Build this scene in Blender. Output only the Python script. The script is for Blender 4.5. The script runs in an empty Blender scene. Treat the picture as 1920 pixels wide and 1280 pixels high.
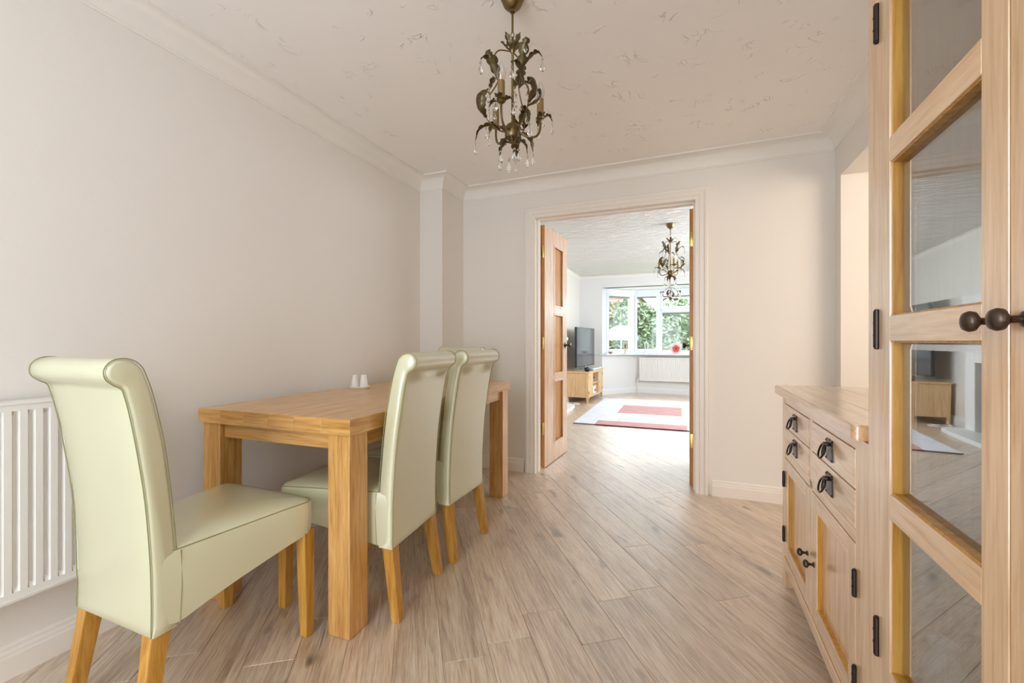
import bpy, bmesh, math, random
from mathutils import Vector, Matrix
R = math.radians
random.seed(7)
C = bpy.context.scene.collection
SC = bpy.context.scene

def lin(r, g, b):
    f = lambda c: (c/255)/12.92 if c/255 <= .04045 else ((c/255+.055)/1.055)**2.4
    return (f(r), f(g), f(b), 1)

# ------------------------------------------------------------------ camera, world, lights, exposure
YAW = math.atan(325/800)
cam = bpy.data.cameras.new('camera'); cam.lens = 15; cam.sensor_width = 36; cam.clip_start = .02
co = bpy.data.objects.new('camera', cam); C.objects.link(co)
co.location = (0, 0, 1.033); co.rotation_euler = (R(90), 0, YAW); SC.camera = co

world = bpy.data.worlds.new('world'); SC.world = world; world.use_nodes = True
bg = world.node_tree.nodes['Background']
bg.inputs['Color'].default_value = (.86, .93, 1, 1); bg.inputs['Strength'].default_value = 4.6

def area(name, loc, rot, sx, sy, power, col):
    l = bpy.data.lights.new(name, 'AREA'); l.shape = 'RECTANGLE'; l.size = sx; l.size_y = sy
    l.energy = power; l.color = col
    o = bpy.data.objects.new(name, l); C.objects.link(o); o.location = loc; o.rotation_euler = rot
    return o
# daylight through the glazed doors behind the camera
area('rear_daylight', (-.55, -1.58, 1.35), (R(106), 0, 0), 2.2, 1.7, 14.5, (.74, .87, 1))
# kitchen lamp and window light, arriving through the opening in the right wall
area('kitchen_light', (2.25, 1.75, 1.7), (R(84), 0, R(62)), 1.3, 1.0, 24, (1, .85, .70))
# unseen fill added at the living room's right wall, which has no window
area('living_fill', (1.62, 5.6, 1.45), (R(80), 0, R(90)), 2.6, 1.4, 130, (.84, .92, 1))
area('side_fill', (.83, -.75, 1.45), (R(96), 0, R(90)), 1.3, 1.3, 7, (.80, .90, 1))  # fill added in front of the solid right wall, behind the camera
# area lamp added above the bay, out of view, standing in for brighter sky
area('bay_sky_fill', (-.1, 11.2, 3.6), (R(-57), 0, R(0)), 3.6, 1.6, 200, (.9, .95, 1))
# overall fill added under the ceiling behind the camera, not a fitting
area('rear_ceiling_fill', (-.6, -.9, 2.2), (0, 0, 0), .5, .5, 5, (1, .93, .86))

SC.view_settings.view_transform = 'Standard'; SC.view_settings.look = 'None'
SC.view_settings.gamma = 1; SC.view_settings.use_curve_mapping = False
SC.view_settings.exposure = 0.33
SC.cycles.max_bounces = 12; SC.cycles.diffuse_bounces = 6; SC.cycles.transparent_max_bounces = 16
SC.cycles.caustics_reflective = False; SC.cycles.caustics_refractive = False
SC.cycles.sample_clamp_indirect = 6

# ------------------------------------------------------------------ materials
def newmat(name):
    m = bpy.data.materials.new(name); m.use_nodes = True
    nt = m.node_tree; b = nt.nodes['Principled BSDF']
    return m, nt, b
def N(nt, t, **kw):
    n = nt.nodes.new(t)
    for k, v in kw.items():
        if k in n.inputs.keys() if isinstance(k, str) and k[0].isupper() else False: n.inputs[k].default_value = v
        else: setattr(n, k, v)
    return n
def flat(name, col, rough=.5, metal=0, bump=0, bscale=60, spec=.5, coat=0, coat_ior=1.5):
    m, nt, b = newmat(name); b.inputs['Coat IOR'].default_value = coat_ior; b.inputs['Coat Roughness'].default_value = .24
    b.inputs['Base Color'].default_value = col; b.inputs['Roughness'].default_value = rough
    b.inputs['Metallic'].default_value = metal; b.inputs['Specular IOR Level'].default_value = spec
    b.inputs['Coat Weight'].default_value = coat
    tc = N(nt, 'ShaderNodeTexCoord'); no = N(nt, 'ShaderNodeTexNoise'); no.inputs['Scale'].default_value = bscale
    no.inputs['Detail'].default_value = 3
    nt.links.new(tc.outputs['Object'], no.inputs['Vector'])
    # faint tone variation so nothing is perfectly flat
    mx = N(nt, 'ShaderNodeMix', data_type='RGBA'); mx.blend_type = 'MULTIPLY'; mx.inputs[0].default_value = .06
    mx.inputs[6].default_value = col
    nt.links.new(no.outputs['Color'], mx.inputs[7]); nt.links.new(mx.outputs[2], b.inputs['Base Color'])
    if bump:
        bp = N(nt, 'ShaderNodeBump'); bp.inputs['Strength'].default_value = bump; bp.inputs['Distance'].default_value = .002
        nt.links.new(no.outputs['Fac'], bp.inputs['Height']); nt.links.new(bp.outputs['Normal'], b.inputs['Normal'])
    return m
def ramp(nt, stops):
    r = N(nt, 'ShaderNodeValToRGB'); e = r.color_ramp.elements
    while len(e) < len(stops): e.new(.5)
    for i, (p, c) in enumerate(stops): e[i].position = p; e[i].color = c
    return r
def wood(name, dark, mid, light, axis='y', rough=.36, tone=.25, stretch=14, scale=5, bump=.15, spec=.5, wave=.10, fine=.35, coat=0, coat_ior=1.5):
    """grain runs along `axis` of the object"""
    m, nt, b = newmat(name); L = nt.links.new
    tc = N(nt, 'ShaderNodeTexCoord'); oi = N(nt, 'ShaderNodeObjectInfo')
    off = N(nt, 'ShaderNodeVectorMath', operation='SCALE'); cb = N(nt, 'ShaderNodeCombineXYZ')
    for i in range(3): L(oi.outputs['Random'], cb.inputs[i])
    L(cb.outputs[0], off.inputs[0]); off.inputs['Scale'].default_value = 37.
    ad = N(nt, 'ShaderNodeVectorMath', operation='ADD'); L(tc.outputs['Object'], ad.inputs[0]); L(off.outputs[0], ad.inputs[1])
    mp = N(nt, 'ShaderNodeMapping'); s = [stretch]*3; s['xyz'.index(axis)] = 1.0; mp.inputs['Scale'].default_value = s
    L(ad.outputs[0], mp.inputs['Vector'])
    n1 = N(nt, 'ShaderNodeTexNoise'); n1.inputs['Scale'].default_value = scale; n1.inputs['Detail'].default_value = 6; n1.inputs['Roughness'].default_value = .62; n1.inputs['Distortion'].default_value = .4
    L(mp.outputs[0], n1.inputs['Vector'])
    mp2 = N(nt, 'ShaderNodeMapping'); s2 = [70]*3; s2['xyz'.index(axis)] = 2.2; mp2.inputs['Scale'].default_value = s2
    L(ad.outputs[0], mp2.inputs['Vector'])
    n2 = N(nt, 'ShaderNodeTexNoise'); n2.inputs['Scale'].default_value = 4; n2.inputs['Detail'].default_value = 4; n2.inputs['Distortion'].default_value = .25
    L(mp2.outputs[0], n2.inputs['Vector'])
    mp3 = N(nt, 'ShaderNodeMapping'); s3 = [3.2]*3; s3['xyz'.index(axis)] = .55; mp3.inputs['Scale'].default_value = s3
    L(ad.outputs[0], mp3.inputs['Vector'])
    wv = N(nt, 'ShaderNodeTexWave'); wv.wave_type = 'RINGS'; wv.rings_direction = {'x': 'X', 'y': 'Y', 'z': 'Z'}[axis]
    wv.inputs['Scale'].default_value = 1.6; wv.inputs['Distortion'].default_value = 9; wv.inputs['Detail'].default_value = 3; wv.inputs['Detail Scale'].default_value = 1.2
    L(mp3.outputs[0], wv.inputs['Vector'])
    mm = N(nt, 'ShaderNodeMath', operation='MULTIPLY_ADD'); L(wv.outputs['Fac'], mm.inputs[0]); mm.inputs[1].default_value = wave; L(n1.outputs['Fac'], mm.inputs[2])
    ms = N(nt, 'ShaderNodeMath', operation='MULTIPLY_ADD'); L(n2.outputs['Fac'], ms.inputs[0]); ms.inputs[1].default_value = fine; L(mm.outputs[0], ms.inputs[2])
    sc = N(nt, 'ShaderNodeMapRange'); L(ms.outputs[0], sc.inputs['Value']); mid_ = .5+wave*.5+fine*.5; hw_ = .16+wave*.3+fine*.16
    sc.inputs['From Min'].default_value = mid_-hw_; sc.inputs['From Max'].default_value = mid_+hw_
    rp = ramp(nt, [(0, dark), (.5, mid), (1, light)]); L(sc.outputs[0], rp.inputs[0])
    tn = N(nt, 'ShaderNodeMapRange'); L(oi.outputs['Random'], tn.inputs['Value']); tn.inputs['To Min'].default_value = 1-tone; tn.inputs['To Max'].default_value = 1+tone*.35
    mu = N(nt, 'ShaderNodeVectorMath', operation='SCALE'); L(rp.outputs[0], mu.inputs[0]); L(tn.outputs[0], mu.inputs['Scale'])
    L(mu.outputs[0], b.inputs['Base Color'])
    b.inputs['Roughness'].default_value = rough; b.inputs['Specular IOR Level'].default_value = spec
    b.inputs['Coat Weight'].default_value = coat; b.inputs['Coat IOR'].default_value = coat_ior; b.inputs['Coat Roughness'].default_value = rough*.7
    bp = N(nt, 'ShaderNodeBump'); bp.inputs['Strength'].default_value = bump; bp.inputs['Distance'].default_value = .0015
    L(ms.outputs[0], bp.inputs['Height']); L(bp.outputs['Normal'], b.inputs['Normal'])
    return m
def plank_mat():
    m, nt, b = newmat('weathered_oak_plank'); L = nt.links.new
    tc = N(nt, 'ShaderNodeTexCoord'); oi = N(nt, 'ShaderNodeObjectInfo')
    cb = N(nt, 'ShaderNodeCombineXYZ'); off = N(nt, 'ShaderNodeVectorMath', operation='SCALE')
    for i in range(3): L(oi.outputs['Random'], cb.inputs[i])
    L(cb.outputs[0], off.inputs[0]); off.inputs['Scale'].default_value = 53.
    ad = N(nt, 'ShaderNodeVectorMath', operation='ADD'); L(tc.outputs['Object'], ad.inputs[0]); L(off.outputs[0], ad.inputs[1])
    def noise(sx, sy, scale, detail, rough=.6, dist=0.):
        mp = N(nt, 'ShaderNodeMapping'); mp.inputs['Scale'].default_value = (sx, sy, sy); L(ad.outputs[0], mp.inputs['Vector'])
        n = N(nt, 'ShaderNodeTexNoise'); n.inputs['Scale'].default_value = scale; n.inputs['Detail'].default_value = detail; n.inputs['Roughness'].default_value = rough; n.inputs['Distortion'].default_value = dist
        L(mp.outputs[0], n.inputs['Vector']); return n.outputs['Fac']
    broad = noise(1.2, 7, 2.2, 4, .6, .6); streak = noise(1.5, 34, 3, 5, .7, .35); fine = noise(4, 120, 3, 3, .6, .15); knot = noise(2.2, 6.5, 2.0, 2, .5, .3); ell = noise(1.0, 3.0, 1.6, 1)
    rp = ramp(nt, [(.30, lin(176, 148, 120)), (.5, lin(208, 182, 154)), (.70, lin(226, 206, 180))]); L(broad, rp.inputs[0])
    def layer(src, lo, hi, col, amt, prev, mode='MIX'):
        mr = N(nt, 'ShaderNodeMapRange'); L(src, mr.inputs['Value']); mr.inputs['From Min'].default_value = lo; mr.inputs['From Max'].default_value = hi; mr.inputs['To Max'].default_value = amt
        mx = N(nt, 'ShaderNodeMix', data_type='RGBA'); mx.blend_type = mode; L(mr.outputs[0], mx.inputs[0]); L(prev, mx.inputs[6]); mx.inputs[7].default_value = col; return mx.outputs[2]
    c = rp.outputs[0]
    c = layer(streak, .50, .70, lin(236, 224, 208), .75, c)
    c = layer(streak, .47, .30, lin(122, 96, 76), .80, c)
    c = layer(fine, .52, .66, lin(238, 228, 216), .60, c)
    c = layer(fine, .46, .32, lin(118, 94, 76), .50, c)
    c = layer(knot, .65, .76, lin(86, 72, 64), .85, c)
    tn = N(nt, 'ShaderNodeMapRange'); L(oi.outputs['Random'], tn.inputs['Value']); tn.inputs['To Min'].default_value = .84; tn.inputs['To Max'].default_value = 1.08
    mu = N(nt, 'ShaderNodeVectorMath', operation='SCALE'); L(c, mu.inputs[0]); L(tn.outputs[0], mu.inputs['Scale'])
    L(mu.outputs[0], b.inputs['Base Color'])
    b.inputs['Roughness'].default_value = .42; b.inputs['Specular IOR Level'].default_value = .5
    b.inputs['Coat Weight'].default_value = 1; b.inputs['Coat Roughness'].default_value = .31; b.inputs['Coat IOR'].default_value = 2.55
    sm = N(nt, 'ShaderNodeMath', operation='ADD'); L(streak, sm.inputs[0]); L(fine, sm.inputs[1])
    bp = N(nt, 'ShaderNodeBump'); bp.inputs['Strength'].default_value = .5; bp.inputs['Distance'].default_value = .0015
    L(sm.outputs[0], bp.inputs['Height']); L(bp.outputs['Normal'], b.inputs['Normal']); L(bp.outputs['Normal'], b.inputs['Coat Normal'])
    return m
M = {}
M['wall'] = flat('wall_paint', lin(236, 232, 226), .6, bump=.05, bscale=180, spec=.3)
M['wall_live'] = flat('living_wall_paint', lin(232, 232, 232), .6, bump=.05, bscale=180, spec=.3)
M['trim'] = flat('trim_gloss_paint', lin(240, 234, 226), .32, bscale=30)
M['white_trim'] = flat('white_trim_paint', lin(236, 237, 240), .4, bscale=30)
M['coving'] = flat('coving_plaster', lin(240, 237, 231), .55, bscale=30)
M['upvc'] = flat('white_window_plastic', lin(235, 240, 246), .3, bscale=30)
M['radiator'] = flat('radiator_enamel', lin(238, 236, 233), .28, bscale=20)

def ceiling_mat(name, col, kind):
    m, nt, b = newmat(name); L = nt.links.new
    b.inputs['Base Color'].default_value = col; b.inputs['Roughness'].default_value = .7
    tc = N(nt, 'ShaderNodeTexCoord'); mp = N(nt, 'ShaderNodeMapping'); L(tc.outputs['Object'], mp.inputs[0])
    if kind == 'strokes':       # hand-textured plaster: short scattered ridges
        n1 = N(nt, 'ShaderNodeTexNoise'); n1.inputs['Scale'].default_value = 7; n1.inputs['Detail'].default_value = 2; n1.inputs['Distortion'].default_value = 2.2
        L(mp.outputs[0], n1.inputs[0])
        a = N(nt, 'ShaderNodeMath', operation='SUBTRACT'); L(n1.outputs['Fac'], a.inputs[0]); a.inputs[1].default_value = .5
        ab = N(nt, 'ShaderNodeMath', operation='ABSOLUTE'); L(a.outputs[0], ab.inputs[0])
        mr = N(nt, 'ShaderNodeMapRange'); L(ab.outputs[0], mr.inputs['Value']); mr.inputs['From Max'].default_value = .02; mr.inputs['To Min'].default_value = 1; mr.inputs['To Max'].default_value = 0
        n2 = N(nt, 'ShaderNodeTexNoise'); n2.inputs['Scale'].default_value = 9; n2.inputs['Detail'].default_value = 1; L(tc.outputs['Object'], n2.inputs[0])
        mk = N(nt, 'ShaderNodeMapRange'); L(n2.outputs['Fac'], mk.inputs['Value']); mk.inputs['From Min'].default_value = .60; mk.inputs['From Max'].default_value = .70
        h = N(nt, 'ShaderNodeMath', operation='MULTIPLY'); L(mr.outputs[0], h.inputs[0]); L(mk.outputs[0], h.inputs[1])
        n3 = N(nt, 'ShaderNodeTexNoise'); n3.inputs['Scale'].default_value = 40; n3.inputs['Detail'].default_value = 3; L(tc.outputs['Object'], n3.inputs[0])
        hh = N(nt, 'ShaderNodeMath', operation='MULTIPLY_ADD'); L(n3.outputs['Fac'], hh.inputs[0]); hh.inputs[1].default_value = .06; L(h.outputs[0], hh.inputs[2])
        st, di = .65, .008
    else:                        # combed ripples
        mp.inputs['Scale'].default_value = (2.2, 7, 1)
        hh = N(nt, 'ShaderNodeTexNoise'); hh.inputs['Scale'].default_value = 3.2; hh.inputs['Detail'].default_value = 5; hh.inputs['Roughness'].default_value = .6; hh.inputs['Distortion'].default_value = .9
        L(mp.outputs[0], hh.inputs[0]); st, di = 1.0, .06
    bp = N(nt, 'ShaderNodeBump'); bp.inputs['Strength'].default_value = st; bp.inputs['Distance'].default_value = di
    L(hh.outputs[0], bp.inputs['Height']); L(bp.outputs['Normal'], b.inputs['Normal'])
    return m
M['ceil'] = ceiling_mat('textured_plaster', lin(246, 244, 242), 'strokes')
M['ceil_live'] = ceiling_mat('rippled_plaster', lin(238, 237, 234), 'ripples')
OD, OM, OL = lin(176, 122, 62), lin(205, 155, 92), lin(222, 178, 118)
for ax in 'xyz':
    M['oak_'+ax] = wood('honey_oak_'+ax, lin(172, 118, 52), lin(208, 156, 86), lin(224, 180, 114), ax, .34, .08, wave=.06, coat=.6, coat_ior=1.6)
    M['pale_oak_'+ax] = wood('pale_oak_'+ax, lin(196, 152, 104), lin(224, 184, 138), lin(238, 206, 166), ax, .3, .06, bump=.25, coat=1, coat_ior=2.2)
    M['leg_'+ax] = wood('lacquered_oak_'+ax, lin(164, 110, 34), lin(196, 144, 62), lin(210, 162, 84), ax, .33, .06, wave=.04, fine=.2)
    M['live_oak_'+ax] = wood('light_oak_'+ax, lin(196, 154, 104), lin(222, 184, 136), lin(234, 202, 160), ax, .35, .06)
M['door'] = wood('door_veneer', lin(176, 128, 86), lin(203, 160, 118), lin(222, 186, 152), 'z', .35, .05, coat=1, coat_ior=2.1)
M['door_edge'] = wood('door_edge_oak', lin(168, 108, 52), lin(196, 134, 72), lin(206, 150, 88), 'z', .4, .05)
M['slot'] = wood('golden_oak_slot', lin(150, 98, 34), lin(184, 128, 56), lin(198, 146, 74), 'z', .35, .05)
M['plank'] = plank_mat()
M['dark_gap'] = flat('floor_substrate', lin(90, 72, 58), .8)  # dark substrate that shows in the plank joints
M['leather'] = flat('pale_green_leather', lin(214, 214, 180), .34, bump=.10, bscale=320, spec=.55, coat=1, coat_ior=2.0)
M['piping'] = flat('leather_piping', lin(150, 150, 104), .5)
M['brass'] = flat('antique_brass', (.20, .145, .065, 1), .33, 1, bump=.05)
M['brass_leaf'] = flat('antique_brass_leaf', (.13, .10, .055, 1), .38, 1, bump=.2, bscale=120)
M['yellow_brass'] = flat('polished_brass', (.75, .50, .14, 1), .28, 1)
M['bronze'] = flat('dark_bronze', lin(84, 72, 62), .34, .85)
M['iron'] = flat('black_iron', lin(62, 56, 54), .30, .8)
M['candle'] = flat('candle_sleeve', (.36, .26, .12, 1), .32, 1)
M['cream'] = flat('cream_plastic', lin(238, 206, 172), .5)
M['ceramic'] = flat('white_ceramic', lin(242, 240, 236), .18, coat=.4)
M['white'] = flat('white_paint', lin(240, 240, 238), .45)
M['black'] = flat('black_plastic', lin(30, 32, 36), .35)
M['silver'] = flat('silver_plastic', lin(190, 198, 206), .3, .5)
M['screen'] = flat('television_glass', lin(78, 80, 82), .12, spec=.6)
M['cab_inside'] = flat('cabinet_lining', lin(112, 104, 96), .6)
def glass(name, rough, ior, col=(1, 1, 1, 1)):
    m = bpy.data.materials.new(name); m.use_nodes = True; nt = m.node_tree
    nt.nodes.remove(nt.nodes['Principled BSDF']); g = N(nt, 'ShaderNodeBsdfGlass')
    g.inputs['Roughness'].default_value = rough; g.inputs['IOR'].default_value = ior; g.inputs['Color'].default_value = col
    nt.links.new(g.outputs[0], nt.nodes['Material Output'].inputs[0]); return m
def pane_mat(name, tint, base, edge):
    """thin glazing: clear plus mirror, the mirror share growing to grazing angles"""
    m = bpy.data.materials.new(name); m.use_nodes = True; nt = m.node_tree
    nt.nodes.remove(nt.nodes['Principled BSDF'])
    t = N(nt, 'ShaderNodeBsdfTransparent'); t.inputs[0].default_value = tint
    g = N(nt, 'ShaderNodeBsdfGlossy'); g.inputs['Roughness'].default_value = .01
    lf_ = N(nt, 'ShaderNodeLayerWeight'); lf_.inputs['Blend'].default_value = .5
    lw = N(nt, 'ShaderNodeMath', operation='POWER'); nt.links.new(lf_.outputs['Facing'], lw.inputs[0]); lw.inputs[1].default_value = 3
    mr = N(nt, 'ShaderNodeMapRange'); mr.inputs['From Min'].default_value = 0; mr.inputs['From Max'].default_value = 1
    mr.inputs['To Min'].default_value = base; mr.inputs['To Max'].default_value = edge
    nt.links.new(lw.outputs[0], mr.inputs['Value'])
    mx = N(nt, 'ShaderNodeMixShader'); nt.links.new(mr.outputs[0], mx.inputs[0]); nt.links.new(t.outputs[0], mx.inputs[1]); nt.links.new(g.outputs[0], mx.inputs[2])
    nt.links.new(mx.outputs[0], nt.nodes['Material Output'].inputs[0]); return m
M['crystal'] = glass('crystal', 0, 1.52)
M['bulb'] = pane_mat('bulb_glass', (.93, .95, .95, 1), .10, .8)
M['window_glass'] = pane_mat('window_glass', (.97, .99, .98, 1), .03, .7)
M['cab_glass'] = pane_mat('bevelled_glass', (.92, .95, .95, 1), .28, 1)
M['leaf'] = None
def foliage(name, cols, rough=.55):
    m, nt, b = newmat(name); L = nt.links.new
    tc = N(nt, 'ShaderNodeTexCoord'); no = N(nt, 'ShaderNodeTexNoise'); no.inputs['Scale'].default_value = 4.5; no.inputs['Detail'].default_value = 4
    L(tc.outputs['Object'], no.inputs[0]); r = ramp(nt, [(.3+.4*i/(len(cols)-1), c) for i, c in enumerate(cols)]); L(no.outputs['Fac'], r.inputs[0])
    L(r.outputs[0], b.inputs['Base Color']); b.inputs['Roughness'].default_value = rough; b.inputs['Specular IOR Level'].default_value = .2
    return m
M['green'] = foliage('garden_green', [lin(84, 102, 76), lin(110, 128, 96), lin(138, 150, 118)])
M['green2'] = foliage('light_garden_green', [lin(106, 122, 92), lin(130, 144, 112), lin(152, 162, 132)])
M['dark_green'] = foliage('dark_garden_green', [lin(66, 78, 62), lin(88, 100, 80), lin(108, 118, 96)])
M['red_leaf'] = foliage('mixed_red_leaves', [lin(180, 110, 92), lin(160, 150, 120), lin(190, 120, 104)])
M['grass'] = foliage('lawn_grass', [lin(120, 140, 70), lin(150, 165, 90)])
M['brick'] = None
def brick_mat():
    m, nt, b = newmat('brickwork'); L = nt.links.new
    tc = N(nt, 'ShaderNodeTexCoord'); mp = N(nt, 'ShaderNodeMapping'); mp.inputs['Rotation'].default_value = (R(90), 0, 0)
    L(tc.outputs['Object'], mp.inputs[0]); br = N(nt, 'ShaderNodeTexBrick'); br.inputs['Scale'].default_value = 1
    br.inputs['Brick Width'].default_value = .225; br.inputs['Row Height'].default_value = .075; br.inputs['Mortar Size'].default_value = .006
    br.inputs['Color1'].default_value = lin(186, 120, 100); br.inputs['Color2'].default_value = lin(168, 100, 84); br.inputs['Mortar'].default_value = lin(190, 176, 160)
    L(mp.outputs[0], br.inputs[0]); L(br.outputs[0], b.inputs['Base Color']); b.inputs['Roughness'].default_value = .85; return m
M['brick'] = brick_mat()
M['tile'] = flat('roof_tile', lin(120, 92, 84), .8)

# ------------------------------------------------------------------ mesh helpers
class MB:
    def __init__(s): s.b = bmesh.new()
    def box(s, x0, x1, y0, y1, z0, z1, bev=0, seg=2):
        t = bmesh.new(); bmesh.ops.create_cube(t, size=1)
        for v in t.verts: v.co = Vector((x0+(v.co.x+.5)*(x1-x0), y0+(v.co.y+.5)*(y1-y0), z0+(v.co.z+.5)*(z1-z0)))
        if bev: bmesh.ops.bevel(t, geom=t.edges[:], offset=bev, segments=seg, affect='EDGES', profile=.5)
        return s.add(t)
    def add(s, t, mat=None):
        if mat is not None: t.transform(mat)
        me = bpy.data.meshes.new('tmp'); t.to_mesh(me); t.free(); s.b.from_mesh(me); bpy.data.meshes.remove(me); return s
    def tbox(s, cx, cy, w0, d0, z0, cx1, cy1, w1, d1, z1, bev=.002):
        """tapered bar: rectangle w0 x d0 at z0 to w1 x d1 at z1"""
        t = bmesh.new(); vs = []
        for (c, e, w, d, z) in ((cx, cy, w0, d0, z0), (cx1, cy1, w1, d1, z1)):
            vs.append([t.verts.new((c+a*w/2, e+q*d/2, z)) for a, q in ((-1, -1), (1, -1), (1, 1), (-1, 1))])
        a, c = vs; t.faces.new(a[::-1]); t.faces.new(c)
        for i in range(4): t.faces.new((a[i], a[(i+1) % 4], c[(i+1) % 4], c[i]))
        if bev: bmesh.ops.bevel(t, geom=t.edges[:], offset=bev, segments=2, affect='EDGES')
        return s.add(t)
    def lathe(s, prof, n=24, mat=None, cap=True):
        t = bmesh.new(); rings = []
        for r, z in prof:
            rings.append([t.verts.new((r*math.cos(2*math.pi*i/n), r*math.sin(2*math.pi*i/n), z)) for i in range(n)] if r > 1e-6 else [t.verts.new((0, 0, z))])
        for a, c in zip(rings, rings[1:]):
            for i in range(n):
                j = (i+1) % n
                if len(a) == 1 and len(c) == 1: continue
                if len(a) == 1: t.faces.new((a[0], c[j], c[i]))
                elif len(c) == 1: t.faces.new((a[i], a[j], c[0]))
                else: t.faces.new((a[i], a[j], c[j], c[i]))
        if cap:
            if len(rings[0]) > 1: t.faces.new(rings[0][::-1])
            if len(rings[-1]) > 1: t.faces.new(rings[-1])
        bmesh.ops.recalc_face_normals(t, faces=t.faces[:])
        return s.add(t, mat)
    def tube(s, pts, rad, n=8, closed=False, flat=1.0, cap=True):
        pts = [Vector(p) for p in pts]; t = bmesh.new(); m = len(pts)
        rads = rad if isinstance(rad, (list, tuple)) else [rad]*m
        up = None; rings = []
        for i, p in enumerate(pts):
            if closed: d = (pts[(i+1) % m]-pts[i-1])
            else: d = pts[min(i+1, m-1)]-pts[max(i-1, 0)]
            d.normalize()
            if up is None:
                up = Vector((0, 0, 1)) if abs(d.z) < .9 else Vector((1, 0, 0))
            x = d.cross(up)
            if x.length < 1e-5: x = d.orthogonal()
            x.normalize(); up = x.cross(d).normalized()
            rings.append([t.verts.new(p+x*math.cos(2*math.pi*k/n)*rads[i]+up*math.sin(2*math.pi*k/n)*rads[i]*flat) for k in range(n)])
        L = list(zip(rings, rings[1:]))+([(rings[-1], rings[0])] if closed else [])
        for a, c in L:
            for k in range(n): t.faces.new((a[k], a[(k+1) % n], c[(k+1) % n], c[k]))
        if not closed and cap: t.faces.new(rings[0][::-1]); t.faces.new(rings[-1])
        bmesh.ops.recalc_face_normals(t, faces=t.faces[:])
        return s.add(t)
    def prism(s, poly, a0, a1, axis='z', bev=0):
        """2D polygon extruded; axis z: (x,y); axis y: (x,z); axis x: (y,z)"""
        t = bmesh.new()
        f = {'z': lambda p, h: (p[0], p[1], h), 'y': lambda p, h: (p[0], h, p[1]), 'x': lambda p, h: (h, p[0], p[1])}[axis]
        A = [t.verts.new(f(p, a0)) for p in poly]; B = [t.verts.new(f(p, a1)) for p in poly]
        t.faces.new(A); t.faces.new(B[::-1])
        for i in range(len(poly)): j = (i+1) % len(poly); t.faces.new((A[i], B[i], B[j], A[j]))
        bmesh.ops.recalc_face_normals(t, faces=t.faces[:])
        if bev: bmesh.ops.bevel(t, geom=t.edges[:], offset=bev, segments=2, affect='EDGES')
        return s.add(t)
    def grid(s, rows, closed_u=False, cap0=False, cap1=False):
        t = bmesh.new(); V = [[t.verts.new(p) for p in r] for r in rows]; n = len(V[0])
        for a, c in zip(V, V[1:]):
            for i in range(n if closed_u else n-1):
                j = (i+1) % n; t.faces.new((a[i], a[j], c[j], c[i]))
        if cap0: t.faces.new(V[0][::-1])
        if cap1: t.faces.new(V[-1])
        bmesh.ops.recalc_face_normals(t, faces=t.faces[:])
        return s.add(t)
    def build(s, name, mat, parent=None, smooth=False, angle=38, loc=None):
        me = bpy.data.meshes.new(name); s.b.to_mesh(me); s.b.free()
        for m in (mat if isinstance(mat, list) else [mat]): me.materials.append(m)
        o = bpy.data.objects.new(name, me); C.objects.link(o)
        if parent: o.parent = parent
        if loc: o.location = loc
        if smooth:
            for p in me.polygons: p.use_smooth = True
            try: me.set_sharp_from_angle(angle=R(angle))
            except Exception: pass
        return o
def B(*a, **k): return MB().box(*a, **k)
def tag(o, label=None, cat=None, group=None, kind=None):
    if label: o['label'] = label
    if cat: o['category'] = cat
    if group: o['group'] = group
    if kind: o['kind'] = kind
    return o
def thing(name, label, cat, loc=(0, 0, 0), rz=0, group=None):
    o = bpy.data.objects.new(name, None); C.objects.link(o); o.location = loc; o.rotation_euler = (0, 0, rz)
    o.empty_display_size = .05
    return tag(o, label, cat, group)
def struct(name, label=None, loc=(0, 0, 0), rz=0):
    o = bpy.data.objects.new(name, None); C.objects.link(o); o.location = loc; o.rotation_euler = (0, 0, rz)
    o['kind'] = 'structure'
    if label: o['label'] = label
    return o
def copy_tree(o, parent=None):
    c = o.copy(); C.objects.link(c); c.parent = parent
    for ch in list(o.children): copy_tree(ch, c)
    return c
def S(o, label):
    o['kind'] = 'structure'; o['label'] = label; return o
def catmull(p, k=6, closed=False):
    p = [Vector(q) for q in p]; out = []; n = len(p)
    for i in range(n if closed else n-1):
        a = p[i-1] if (closed or i > 0) else p[0]*2-p[1]; b = p[i]; c = p[(i+1) % n]
        d = p[(i+2) % n] if (closed or i+2 < n) else c*2-b
        for j in range(k):
            t = j/k; out.append(.5*((2*b)+(c-a)*t+(2*a-5*b+4*c-d)*t*t+(3*b-a-3*c+d)*t**3))
    if not closed: out.append(p[-1])
    return out
def sweep(mb, path, prof):
    """path: plan points, room lies to the right of travel; prof: (offset into room, z)"""
    P = [Vector(p) for p in path]; rows = []
    for i, p in enumerate(P):
        d0 = (P[i]-P[i-1]).normalized() if i else None; d1 = (P[i+1]-P[i]).normalized() if i < len(P)-1 else None
        n0 = Vector((d0.y, -d0.x)) if d0 else None; n1 = Vector((d1.y, -d1.x)) if d1 else None
        if n0 is None: m = n1
        elif n1 is None: m = n0
        else:
            m = (n0+n1).normalized(); m = m/max(.3, m.dot(n0))
        rows.append([(p.x+m.x*o, p.y+m.y*o, z) for o, z in prof])
    mb.grid(rows, closed_u=True, cap0=True, cap1=True)

# ------------------------------------------------------------------ room shell
XL, XR, YB, YR, H = -1.932, .851, 3.17, -1.6, 2.30
LF, LRX, BAYY = 8.30, 1.66, 8.95            # living room front wall, right wall, bay window plane
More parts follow.
